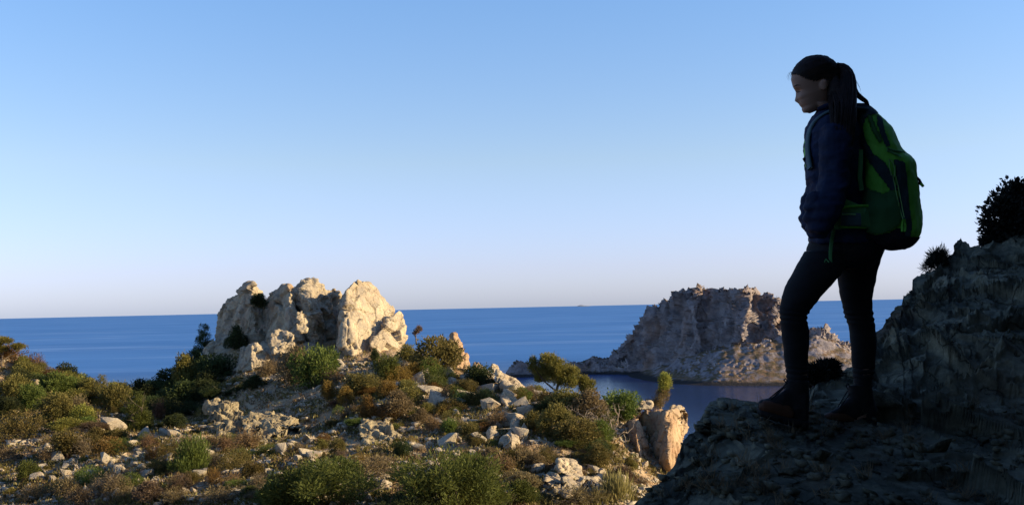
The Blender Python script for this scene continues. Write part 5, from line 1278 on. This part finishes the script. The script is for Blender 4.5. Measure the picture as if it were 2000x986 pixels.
# head: slices along a head axis that leans forward, profile from the photograph
HC = np.array([1597., 165.]); UPV = np.array([-25., -62.]) / math.hypot(25, 62); FWV = np.array([-62., 25.]) / math.hypot(25, 62); HD = 5.08
front = [(1575,112.6),(1570,115.5),(1563,121.5),(1553,133),(1546,146),(1544.5,156),(1548,169),(1554,180),(1554,188),(1551.5,198),(1560,203),(1562,207.5),(1566.5,211),(1565.5,215),(1569,221),(1575,225),(1584,221)]
backp = [(1575.2,112.5),(1584,110.4),(1594,109.2),(1604,109.6),(1613,112),(1625,120),(1633,131),(1637,145),(1638,160),(1634,175),(1628,188),(1622,198),(1612,206),(1604,212)]
fr = np.array([((np.array(p) - HC) @ FWV, (np.array(p) - HC) @ UPV) for p in front]); bk = np.array([((np.array(p) - HC) @ FWV, (np.array(p) - HC) @ UPV) for p in backp])
S_ = HD / FPX
def head_surface(grow=0.0, nh=90, nt=72):
    fo, bo = fr[np.argsort(fr[:, 1])], bk[np.argsort(bk[:, 1])]
    h1 = max(fo[-1, 1], bo[-1, 1]); h0 = fo[0, 1]; hs = np.linspace(h0 + .2, h1 - .05, nh); rows = []
    wtab = [(-48,.016),(-45,.030),(-38,.044),(-28,.054),(-12,.066),(5,.072),(20,.075),(33,.072),(44,.058),(51,.040),(55,.022),(57,.008)]
    for h in hs:
        f = np.interp(h, fo[:, 1], fo[:, 0]); b_ = np.interp(h, bo[:, 1], bo[:, 0]); w_ = interp(h, wtab) / S_
        nose = 7.5 * math.exp(-((h + 14.5) / 4.5) ** 2) + 4.0 * math.exp(-((h + 6) / 7.0) ** 2); lips = 2.2 * math.exp(-((h + 28) / 4.5) ** 2)
        f0 = f - nose * .9 - lips * .5; c0 = (f0 + b_) / 2 * .5 + b_ * .25 + f0 * .25
        th = np.arange(nt) * 2 * math.pi / nt; c, s = np.cos(th), np.sin(th); mid = (f0 + b_) / 2
        x = mid + (f0 - mid) * np.where(c > 0, np.abs(c) ** .86, -np.abs(c)); y = w_ * np.sign(s) * np.abs(s) ** np.where(c > 0, 1.05, .9)
        sm = y * S_
        x = x + np.where(c > 0, nose * .9 * np.exp(-(sm / .0145) ** 2) + lips * .5 * np.exp(-(sm / .02) ** 2), 0)
        eye = math.exp(-((h - 2) / 5.5) ** 2); x = x - np.where(c > 0, 5.0 * eye * np.exp(-((np.abs(sm) - .031) / .015) ** 2), 0)
        x = x + np.where(c > 0, 1.8 * math.exp(-((h - 11) / 3.5) ** 2) * np.exp(-((np.abs(sm) - .028) / .02) ** 2), 0)
        x = x + np.where(c > 0, 2.2 * math.exp(-((h + 10) / 8) ** 2) * np.exp(-((np.abs(sm) - .042) / .018) ** 2), 0)
        if grow: x = mid + (x - mid) * (1 + grow / 45); y = y * (1 + grow / 38)
        rows.append(PA(HC[0] + FWV[0] * x + UPV[0] * h, HC[1] + FWV[1] * x + UPV[1] * h, HD + y * S_))
    V = np.concatenate(rows + [rows[0].mean(0)[None], rows[-1].mean(0)[None]]); i = np.arange(nh * nt).reshape(nh, nt); j = np.roll(i, -1, 1)
    F = np.stack([i[:-1], i[1:], j[1:], j[:-1]], -1).reshape(-1, 4).tolist(); a, b = nh * nt, nh * nt + 1
    F += [(int(j[0, k]), a, int(i[0, k])) for k in range(nt)] + [(int(i[-1, k]), b, int(j[-1, k])) for k in range(nt)]
    return V, F
def eb(px, py, d, r, sy=1, sz=1):
    bm = bmesh.new(); bmesh.ops.create_icosphere(bm, subdivisions=3, radius=1); V = np.array([v.co[:] for v in bm.verts]) * np.array([r, r * sy, r * sz]) + P(px, py, d); F = [[v.index for v in f.verts] for f in bm.faces]; bm.free(); return V, F
def hand(cx, cy, d, dirp, sgn):
    """palm, four unequal bent fingers and a thumb, tucked into the jacket pocket"""
    parts = [pt([(cx, cy, d), (cx + dirp[0] * 9, cy + dirp[1] * 9, d), (cx + dirp[0] * 20, cy + dirp[1] * 20, d)], [.026, .036, .034], 12)]
    for k, L_ in enumerate([24, 27, 25, 20]):
        o = (k - 1.5) * .019; bx, by = cx + dirp[0] * 20, cy + dirp[1] * 20
        parts.append(pt([(bx - dirp[0] * 6, by - dirp[1] * 6, d + o), (bx + dirp[0] * L_ * .5, by + dirp[1] * L_ * .5, d + o * 1.1), (bx + dirp[0] * L_ * .8 + 3, by + dirp[1] * L_ * .8, d + o * 1.1), (bx + dirp[0] * L_ * .9 + 7, by + dirp[1] * L_ * .9, d + o)], [.010, .0095, .0085, .007], 8))
    parts.append(pt([(cx + dirp[0] * 6, cy + dirp[1] * 6, d + sgn * .022), (cx + dirp[0] * 16 - 6, cy + dirp[1] * 16, d + sgn * .045), (cx + dirp[0] * 27 - 8, cy + dirp[1] * 27, d + sgn * .05)], [.013, .011, .008], 8))
    return parts
def shrink(rows, k=.9): return [((a + b) / 2 - (b - a) / 2 * k, (a + b) / 2 + (b - a) / 2 * k, y, d, h * k) for a, b, y, d, h in rows]
ear = [eb(1609, 166, HD - .074, .017, .35, 1.5), eb(1610, 160, HD - .078, .013, .3, 1.0), eb(1610, 166, HD + .074, .017, .35, 1.5)]
body_parts = [loft(shrink(TOR)), loft(shrink(HIP)), loft(shrink(FL, .93)), loft(shrink(RL, .93)), head_surface(),
  loft([(1584,1626,200,5.08,.058),(1597,1630,212,5.08,.056),(1603,1644,222,5.09,.06),(1604,1654,236,5.09,.08)], step=3)] + ear
for A_ in (ARM, ARF): body_parts += [pt(A_[0], [.05, .045, .042, .040]), pt(A_[1], [.040, .038, .031, .026])]
body_parts += hand(1614, 424, 5.03, (.3, .95), -1) + hand(1614, 424, 5.12, (.3, .95), 1)
for pth in ([(1560,800,4.96),(1540,808,4.95),(1500,800,4.94),(1488,795,4.94)], [(1690,806,5.31),(1670,812,5.3),(1632,818,5.29),(1618,820,5.29)]): body_parts.append(pt(pth, [.036, .036, .032, .018]))
body = solid('body', body_parts, .0042, 1, M['skin'], hiker, ORG)
# closed eyelid and brow of the near side, lips
link('eyebrow', join_mesh('eyebrow', [pt([(1551.5,169,HD-.030),(1557,166.5,HD-.046),(1564,167,HD-.056)], [.0022,.0028,.0012], 6)]), M['hair'], hiker)
link('eyelashes', join_mesh('eyelashes', [pt([(1553.5,178,HD-.030),(1558,180.5,HD-.040),(1564,178.5,HD-.049)], [.0014,.0018,.0008], 6)]), M['hair'], hiker)
for nm in ('eyebrow', 'eyelashes'):
    V, N = get_np(bpy.data.objects[nm].data); set_np(bpy.data.objects[nm].data, V - ORG)

# jacket
jk = [loft([(a - .8, b + .8, y, d, h + .008) for a, b, y, d, h in TOR], step=5), loft([(1603,1652,205,5.09,.065),(1600,1656,214,5.09,.072),(1598,1660,224,5.09,.08)], step=3)]
jk += [pt(ARM[0], [.068, .064, .060, .060], 18), pt([(1625,378,4.86),(1612,410,4.83),(1601,435,4.85),(1598,448,4.89)], [.060, .058, .052, .044], 18), pt([(1594,246,5.2),(1600,256,5.26)], [.035,.05], 12), pt(ARF[0], [.066, .062, .056, .056], 18), pt([(1598,372,5.33),(1593,405,5.22),(1592,432,5.1),(1597,446,5.03)], [.058, .056, .050, .044], 18)]
# ruched cuffs and elbow folds as the outline shows them
jk += [pt([(1588,385,5.2),(1583,398,5.16),(1581,415,5.12)], [.036,.038,.036], 14), pt([(1580,412,5.12),(1580,428,5.1),(1583,445,5.06)], [.034,.037,.032], 14), pt([(1581,430,5.1),(1586,450,5.04),(1590,456,5.0)], [.033,.026,.018], 12)]
jk += [pt([(1600,382,4.86),(1595,400,4.85),(1592,425,4.86),(1594,446,4.88)], [.04,.046,.044,.036], 14)]
jacket = solid('jacket', jk, .006, 2, M['jacket'], hiker, ORG)
V, N = get_np(jacket.data); W_ = V + ORG
g = W_ * 1.0; fold = .012 * fbm(g * np.array([7, 7, 12]), 3, 71, ridged=True) + .006 * fbm(g * np.array([16, 16, 26]), 2, 72)
zz = (W_ - CAM) @ _F; pyy = 493 - (W_ - CAM) @ _U / zz * FPX; pxx = 1000 + (W_ - CAM) @ _R / zz * FPX
cuff = sstep(pyy, 370, 385) * (1 - sstep(pyy, 455, 465)) * (1 - sstep(pxx, 1615, 1650))
fold = fold * .7 + cuff * .0035 * np.sin(pyy * .33 + 2 * perlin(W_ * 9, 5)); set_np(jacket.data, V + N * fold[:, None])
link('collar', join_mesh('collar', [pt([(1598,214,5.02),(1612,208,5.0),(1630,206,5.02),(1645,212,5.06)], [.010,.012,.012,.010], 10)]), M['jacket'], hiker)
V, N = get_np(bpy.data.objects['collar'].data); set_np(bpy.data.objects['collar'].data, V - ORG)
# leggings
leg = solid('leggings', [loft(HIP, step=5), loft(FL, step=5), loft(RL, step=5)], .006, 2, M['leggings'], hiker, ORG)
V, N = get_np(leg.data); W_ = V + ORG; zz = (W_ - CAM) @ _F; pyy = 493 - (W_ - CAM) @ _U / zz * FPX
kn = np.exp(-((pyy - 618) / 14) ** 2) + np.exp(-((pyy - 728) / 14) ** 2); set_np(leg.data, V + N * (.0035 * kn * np.sin(pyy * .6 + 3 * perlin(W_ * 8, 3)) + .003 * fbm(W_ * np.array([8, 8, 20]), 3, 8))[:, None])

# boots
def boot(sole_cols, up_cols, shaft, laces, toe, label):
    r = empty('boot', (0, 0, 0)); r.parent = hiker
    bpy.data.objects.remove(r)
    b = solid('boot', [vloft(up_cols), loft(shaft, step=4, e=2.3)], .005, 2, M['boot_dark'], hiker, ORG); b['label'] = label
    V, N = get_np(b.data); set_np(b.data, V + N * (.0025 * fbm((V + ORG) * 22, 3, 9))[:, None])
    s = solid('sole', [vloft(sole_cols, e=4)], .005, 1, M['sole'], b, ORG); V, N = get_np(s.data)
    tread = np.where((V[:, 2] < np.median(V[:, 2])) & (np.floor((V[:, 0]) / .022) % 2 == 0), .006, 0); V[:, 2] += tread; set_np(s.data, V)
    t = solid('toe_panel', [vloft(toe)], .005, 1, M['boot'], b, ORG)
    l = link('laces', join_mesh('laces', [pt(x, [.0028] * len(x), 7) for x in laces]), M['lace'], b); V, N = get_np(l.data); set_np(l.data, V - ORG)
boot([(1479,796,806,4.94,.02),(1484,797,811,4.94,.038),(1500,801,818,4.94,.048),(1520,806,825,4.94,.046),(1545,813,832,4.94,.042),(1565,819,837,4.95,.042),(1576,821,838,4.95,.036),(1580,822,836,4.95,.02)],
     [(1480,786,800,4.94,.022),(1486,780,806,4.94,.038),(1500,778,812,4.94,.046),(1515,772,816,4.94,.046),(1530,762,822,4.94,.046),(1545,752,826,4.95,.044),(1562,750,830,4.95,.042),(1574,755,830,4.95,.038),(1579,765,826,4.95,.022)],
     [(1533,1580,743,4.96,.05),(1532,1581,752,4.96,.052),(1531,1581,775,4.96,.05),(1536,1581,800,4.95,.046)],
     [[(1501,779,4.93),(1515,767,4.93),(1530,755,4.93),(1537,747,4.93)],[(1505,780,4.91),(1518,770,4.9),(1534,755,4.9)],[(1508,777,4.96),(1522,764,4.97),(1538,750,4.97)],[(1537,748,4.92),(1531,742,4.9),(1534,739,4.9),(1539,745,4.91)]],
     [(1482,786,803,4.938,.032),(1492,780,808,4.938,.045),(1506,779.5,812,4.938,.049),(1522,780,816,4.938,.049),(1540,786,820,4.94,.048),(1550,798,818,4.94,.046)], 'front hiking boot, toe raised on the rock')
boot([(1607,820,827,5.29,.02),(1613,818,830,5.29,.038),(1630,820,831,5.29,.046),(1655,821,832,5.3,.044),(1685,821,832,5.31,.042),(1706,820,831,5.31,.038),(1714,819,828,5.31,.02)],
     [(1608,812,822,5.29,.022),(1614,806,824,5.29,.038),(1628,800,826,5.29,.046),(1640,792,828,5.29,.046),(1652,780,828,5.3,.046),(1668,770,828,5.3,.044),(1690,765,828,5.31,.042),(1706,775,828,5.31,.038),(1712,795,826,5.31,.022)],
     [(1655,1702,752,5.31,.05),(1655,1705,760,5.31,.052),(1657,1708,785,5.31,.05),(1660,1710,805,5.31,.046)],
     [[(1636,795,5.26),(1645,780,5.26),(1656,762,5.26)],[(1640,796,5.25),(1650,782,5.25),(1660,768,5.25)],[(1656,760,5.27),(1652,752,5.26),(1656,748,5.26),(1660,756,5.27)]],
     [(1610,808,824,5.285,.032),(1622,803,826,5.285,.046),(1636,802,827,5.285,.049),(1655,806,827,5.29,.048),(1668,815,827,5.3,.046)], 'rear hiking boot, flat on the rock')

# hair: cap over the skull, tie, ponytail falling over the back
Va, F = head_surface(.5); Vb, F = head_surface(3.0); vp = Va - CAM; zz = vp @ _F; hx, hy = 1000 + vp @ _R / zz * FPX, 493 - vp @ _U / zz * FPX
lineY = np.interp(hx, [1540,1546,1556,1575,1592,1600,1607,1616,1625,1640], [146,147,147,156,161,157,153,160,196,206])
V = Va + (Vb - Va) * sstep(lineY - hy, -2, 22)[:, None]
V2 = []; keepf = []
m_ = hy < lineY
keepf = [f for f in F if all(m_[list(f)])]
me = bpy.data.meshes.new('hair'); me.from_pydata((V - ORG).tolist(), [], keepf); me.update()
bm = bmesh.new(); bm.from_mesh(me); bmesh.ops.delete(bm, geom=[v for v in bm.verts if not v.link_faces], context='VERTS'); bmesh.ops.recalc_face_normals(bm, faces=bm.faces)
bmesh.ops.solidify(bm, geom=bm.faces[:], thickness=-.004); bm.to_mesh(me); bm.free()
hair = link('hair', me, M['hair'], hiker)
V, N = get_np(me); tie = P(1637, 130, HD) - ORG; dd = V - tie; ang = np.arctan2(dd[:, 1], dd[:, 2] + .001) ; set_np(me, V + N * (.0014 * np.sin(ang * 60))[:, None] + N * .001)
def strands(name, guide, radius, n, r0, seed, parent, taper=.3, mat='hair'):
    r = np.random.default_rng(seed); g_ = np.array([P(*p) for p in guide]); t = np.linspace(0, 1, len(g_)); tt = np.linspace(0, 1, 16)
    G = np.stack([np.interp(tt, t, g_[:, i]) for i in range(3)], 1); G[1:-1] = (G[:-2] + G[2:] + 2 * G[1:-1]) / 4; rad_ = np.interp(tt, np.linspace(0, 1, len(radius)), radius)
    T = np.gradient(G, axis=0); T /= np.linalg.norm(T, axis=1)[:, None]; A = np.cross(T, [0, 1, 0]); A /= np.linalg.norm(A, axis=1)[:, None]; B = np.cross(T, A); parts = []
    for k in range(n):
        a, q = r.random() * 6.28, math.sqrt(r.random()) ; a2 = a + r.normal() * .5; L_ = 16 if k < n * .45 else r.integers(10, 17)
        off = (A * np.cos(np.linspace(a, a2, 16))[:, None] + B * np.sin(np.linspace(a, a2, 16))[:, None]) * (q * rad_)[:, None]
        Pth = (G + off + r.normal(size=(1, 3)) * .001)[:L_]; vv, ff, cc = tube_np(Pth, r0 * np.linspace(1, taper, L_), 6); parts.append((vv, ff.tolist() + cc))
    me = join_mesh(name, parts); V, _ = get_np(me); set_np(me, V - ORG); return link(name, me, M['hair'], parent)
_hv, _hn = get_np(hair.data); _r = np.random.default_rng(5); _parts = []
_ok = np.nonzero((_hn * (_hv - (P(1597, 165, HD) - ORG))).sum(1) > .02)[0]
for _s in _r.choice(_ok, 260):
    p = _hv[_s].copy(); path = [p + _hn[_s] * .001]
    for _k in range(10):
        d_ = tie - path[-1]; L_ = np.linalg.norm(d_)
        if L_ < .02: break
        q = path[-1] + d_ / L_ * min(.016, L_); m = np.argmin(((_hv - q) ** 2).sum(1)); path.append(_hv[m] * .5 + q * .5 + _hn[m] * .0022)
    if len(path) > 3: v_, f_, c_ = tube_np(np.array(path), np.linspace(.0016, .0022, len(path)), 5); _parts.append((v_, f_.tolist() + c_))
link('swept_strands', join_mesh('swept_strands', _parts), M['hair'], hair)
core = solid('ponytail_core', [pt([(1634,131,HD-.005),(1645,131,HD-.01),(1655,143,HD-.02),(1656,165,HD-.05),(1653,195,HD-.10),(1650,230,4.93)], [.010,.020,.028,.034,.036,.02], 12), pt([(1622,150,HD-.02),(1630,175,HD-.04),(1638,200,HD-.07),(1640,230,4.95)], [.03,.045,.045,.02], 12)], .006, 2, M['hair'], hair, ORG)
pony = strands('ponytail', [(1634,131,HD-.005),(1645,131,HD-.01),(1655,143,HD-.02),(1657,165,HD-.05),(1654,195,HD-.10),(1650,230,4.90),(1649,262,4.88),(1652,305,4.87)], [.010,.020,.030,.038,.044,.050,.046,.022], 620, .0036, 3, hair)
strands('side_lock', [(1650,150,HD-.02),(1664,168,HD-.03),(1672,184,HD-.03),(1683,193,HD-.04),(1692,199,HD-.04),(1696,207,HD-.04)], [.014,.016,.012,.010,.008,.004], 90, .0028, 4, hair)
strands('side_lock', [(1628,170,HD-.03),(1636,190,HD-.07),(1640,220,4.91),(1636,260,4.86)], [.026,.040,.043,.028], 300, .0036, 6, hair)
strands('stray_hairs', [(1660,145,HD-.02),(1672,160,HD-.03),(1677,172,HD-.03),(1681,190,HD-.03)], [.006,.008,.014,.010], 5, .0007, 8, hair)
strands('stray_hairs', [(1566,120,HD),(1556,126,HD),(1551,137,HD),(1549,148,HD)], [.004,.010,.008,.004], 5, .0007, 9, hair)
strands('stray_hairs', [(1552,140,HD),(1544,143,HD),(1541,150,HD),(1543,157,HD)], [.003,.008,.010,.006], 6, .0007, 10, hair)
tm = join_mesh('hair_tie', [pt([(1636.5,124,HD-.012),(1638,128,HD+.006),(1639,134,HD+.004),(1638,138,HD-.012),(1637,132,HD-.022),(1636.5,125,HD-.018)], [.005] * 6, 8)]); V, _ = get_np(tm); set_np(tm, V - ORG); link('hair_tie', tm, M['sole'], hair)

# ------------------------------------------------------------------ backpack: a thing of its own, worn on the back
PK = [(1672,1690,204,5.09,.05),(1668,1704,211,5.09,.08),(1668,1713,222,5.09,.105),(1670,1728,233,5.09,.12),(1673,1741,248,5.09,.13),(1676,1751,266,5.09,.135),(1680,1758,284,5.09,.14),(1683,1766,297,5.09,.145),(1685,1786,308,5.09,.15),(1686,1791,322,5.09,.152),(1685,1793,350,5.09,.155),(1683,1797,380,5.09,.158),(1682,1801,420,5.09,.16),(1684,1801,450,5.09,.155),(1692,1794,466,5.09,.145),(1708,1784,478,5.09,.12),(1735,1768,487,5.09,.06)]
pk = empty('backpack', P(1740, 487, 5.09)); PO = np.array(pk.location)
tag(pk, 'large green and slate hiking backpack worn on the back of the woman', 'backpack')
pack = solid('pack_body', [loft(PK, step=5, e=2.5)], .006, 2, M['green'], pk, PO)
V, N = get_np(pack.data); W_ = V + PO; set_np(pack.data, V + N * (.006 * fbm(W_ * 9, 3, 4) + .003 * fbm(W_ * 24, 2, 6))[:, None])
bpy.context.view_layer.update()
_pv, _pn = get_np(pack.data); _pf = np.array([p.vertices[:] for p in pack.data.polygons])
_w = _pv + PO - CAM; _z = _w @ _F; _x, _y = 1000 + _w @ _R / _z * FPX, 493 - _w @ _U / _z * FPX
def inside(px, py, poly):
    r = np.zeros(len(px), bool); n = len(poly)
    for i in range(n):
        x0, y0 = poly[i]; x1, y1 = poly[(i + 1) % n]
        c = ((y0 > py) != (y1 > py)) & (px < (x1 - x0) * (py - y0) / (y1 - y0 + 1e-9) + x0); r ^= c
    return r
def panel(name, poly, mat, lift=.006, bulge=0):
    for side_ in ((-1, 1) if name in ('side_panel', 'lid_stripe', 'lid_trim', 'side_pocket', 'frame_panel') else (0,)): _panel(name, poly, mat, lift, bulge, side_)
def _panel(name, poly, mat, lift, bulge, side_):
    """a sewn-on panel: follows the pack, a few millimetres proud of it, with edges of its own"""
    fx, fy = _x[_pf].mean(1), _y[_pf].mean(1); m = inside(fx, fy, poly)
    if side_: m &= (_z[_pf].mean(1) - 5.09) * side_ > 0
    f = _pf[m]; ids = np.unique(f); mp = -np.ones(len(_pv), int); mp[ids] = np.arange(len(ids))
    cx, cy = np.mean([p[0] for p in poly]), np.mean([p[1] for p in poly]); rr = np.hypot(_x[ids] - cx, _y[ids] - cy); bl = bulge * np.clip(1 - rr / 60, 0, 1)
    bm = bmesh.new(); vs = [bm.verts.new(p) for p in (_pv[ids] + _pn[ids] * (lift + bl)[:, None] if bulge else _pv[ids] + _pn[ids] * lift)]
    for q in mp[f]:
        try: bm.faces.new([vs[k] for k in q])
        except ValueError: pass
    bmesh.ops.solidify(bm, geom=bm.faces[:], thickness=lift + .002)
    me = bpy.data.meshes.new(name); bm.to_mesh(me); bm.free(); return link(name, me, M[mat], pk)
panel('frame_panel', [(1664,198),(1700,206),(1714,222),(1700,226),(1690,232),(1686,250),(1692,275),(1706,300),(1728,318),(1745,345),(1752,372),(1740,374),(1722,350),(1700,318),(1685,292),(1676,262),(1664,240)], 'slate', .005)
panel('side_panel', [(1746,312),(1766,318),(1770,350),(1774,400),(1780,440),(1776,462),(1766,460),(1760,430),(1753,380)], 'slate', .006)
panel('lid_stripe', [(1712,224),(1722,232),(1727,255),(1738,285),(1730,288),(1718,262),(1712,240)], 'slate', .004)
panel('lid_trim', [(1694,226),(1700,225),(1708,245),(1722,276),(1716,280),(1704,260),(1696,240)], 'dullgreen', .007)
panel('side_pocket', [(1683,352),(1700,370),(1722,378),(1746,370),(1752,400),(1760,425),(1752,440),(1735,452),(1712,456),(1690,452),(1680,440),(1680,400)], 'dullgreen', .005, .02)
panel('base_panel', [(1676,452),(1712,458),(1736,454),(1754,444),(1775,462),(1800,462),(1805,500),(1676,500)], 'packbase', .005)
def cords(name, paths, r, mat, lift=0):
    me = join_mesh(name, [pt(p, [r] * len(p), 7) for p in paths]); V, _ = get_np(me); set_np(me, V - PO); return link(name, me, M[mat], pk)
def pk_d(px, py):
    k = np.argmin((_x - px) ** 2 + (_y - py) ** 2 + 1e6 * (_pn[:, 1] > 0)); return _z[k] - .012
def on(path): return [(x, y, pk_d(x, y)) for x, y in path]
cords('cord', [on([(1737,311),(1737,325),(1741,342),(1747,345),(1748,332),(1744,318),(1738,311)]), on([(1744,345),(1748,362),(1752,385),(1758,410),(1764,430)]), on([(1750,345),(1755,368),(1760,395),(1766,425)])], .0022, 'cord')
cords('compression_strap', [on([(1733,290),(1742,293),(1755,296),(1766,298)]), on([(1733,294),(1742,298),(1752,302),(1760,306)])], .005, 'dullgreen')
cords('zip_pull', [on([(1764,428),(1762,440),(1762,452)]), on([(1766,428),(1768,440),(1767,452)])], .006, 'green')
cords('strap_end', [[(1791,347,5.05),(1796,352,5.03),(1799,358,5.02)], [(1792,357,5.05),(1797,359,5.03),(1800,361,5.02)]], .006, 'sole')
cords('strap_end', [[(1799,359,5.02),(1803,364,5.01)]], .007, 'green')
def band(name, path, width, thick, mat, dirv=(0, 1, 0)):
    """flat webbing along a path; width in metres, lies roughly in the plane of path and dirv"""
    g_ = np.array([P(*p) for p in path]); t = np.linspace(0, 1, len(g_)); tt = np.linspace(0, 1, 24); G = np.stack([np.interp(tt, t, g_[:, i]) for i in range(3)], 1)
    for _ in range(2): G[1:-1] = (G[:-2] + G[2:] + 2 * G[1:-1]) / 4
    T = np.gradient(G, axis=0); T /= np.linalg.norm(T, axis=1)[:, None]; dv = np.array(dirv, float); A = dv[None] - T * (T @ dv)[:, None]; A /= np.linalg.norm(A, axis=1)[:, None]; B = np.cross(T, A)
    th = np.arange(12) * math.pi / 6; c, s = np.cos(th), np.sin(th); c = np.sign(c) * np.abs(c) ** .5; s = np.sign(s) * np.abs(s) ** .5
    V = (G[:, None] + A[:, None] * c[None, :, None] * width / 2 + B[:, None] * s[None, :, None] * thick / 2).reshape(-1, 3); i = np.arange(24 * 12).reshape(24, 12); j = np.roll(i, -1, 1)
    F = np.stack([i[:-1], i[1:], j[1:], j[:-1]], -1).reshape(-1, 4).tolist() + [tuple(int(q) for q in i[0][::-1]), tuple(int(q) for q in i[-1])]
    me = bpy.data.meshes.new(name); me.from_pydata((V - PO).tolist(), [], F); me.update(); return link(name, me, M[mat], pk)
band('shoulder_strap', [(1676,214,5.16),(1650,214,5.19),(1625,216,5.22),(1600,222,5.23),(1584,236,5.22),(1577,258,5.2),(1574.5,290,5.18),(1575,320,5.16),(1590,350,5.2)], .055, .014, 'green')
band('shoulder_strap', [(1690,214,5.0),(1672,212,4.975),(1656,212,4.96),(1634,214,4.95),(1612,220,4.965),(1592,234,4.985),(1579,256,5.0),(1576,290,5.0),(1582,330,4.98)], .055, .014, 'slate')
band('back_edge_strap', [(1681,292,4.965),(1681,318,4.96),(1679,345,4.96),(1683,372,4.97)], .022, .006, 'dullgreen', (1, 0, 0))
band('load_strap', [(1628,384,4.905),(1650,395,4.91),(1672,404,4.92),(1690,412,4.935)], .030, .006, 'dullgreen', (0, 0, 1))
def hb(): 
    return [(1692,410,4.955),(1672,404,4.93),(1652,404,4.915),(1636,412,4.92),(1629,425,4.935)]
belt = band('hip_belt', [(1696,425,4.96),(1676,424,4.93),(1655,425,4.915),(1636,428,4.92),(1627,430,4.945),(1624,432,4.97)], .095, .026, 'dullgreen', (0, 0, 1))
band('belt_trim', [(1694,402,4.945),(1672,402,4.915),(1652,404,4.90),(1636,410,4.905),(1628,424,4.92),(1627,440,4.935)], .012, .016, 'green', (0, 0, 1))
band('belt_pocket', [(1643,428,4.897),(1655,429,4.893),(1668,429,4.899),(1679,429,4.908)], .058, .022, 'slate', (0, 0, 1))
band('belt_pocket_zip', [(1644,419,4.885),(1660,418.5,4.880),(1671,419,4.886)], .006, .004, 'cord', (0, 0, 1))
band('belt_trim', [(1690,444,4.95),(1672,443,4.92),(1655,443,4.908),(1640,442,4.912)], .014, .014, 'green', (0, 0, 1))
band('dangling_strap', [(1630,445,4.925),(1625,465,4.92),(1622,490,4.91),(1622,520,4.905),(1624,535,4.90)], .016, .003, 'dullgreen', (1, 0, 0))
cords('strap_loop', [[(1622,520,4.905),(1614,522,4.90),(1610,512,4.90),(1613,506,4.90),(1619,512,4.90)], [(1613,512,4.90),(1616,524,4.90),(1615,534,4.90)]], .0035, 'dullgreen')
cords('chest_buckle', [[(1577,306,5.1),(1572,309,5.1),(1569,312,5.1)], [(1570,311,5.1),(1573,316,5.1),(1576,319,5.1)]], .006, 'sole')
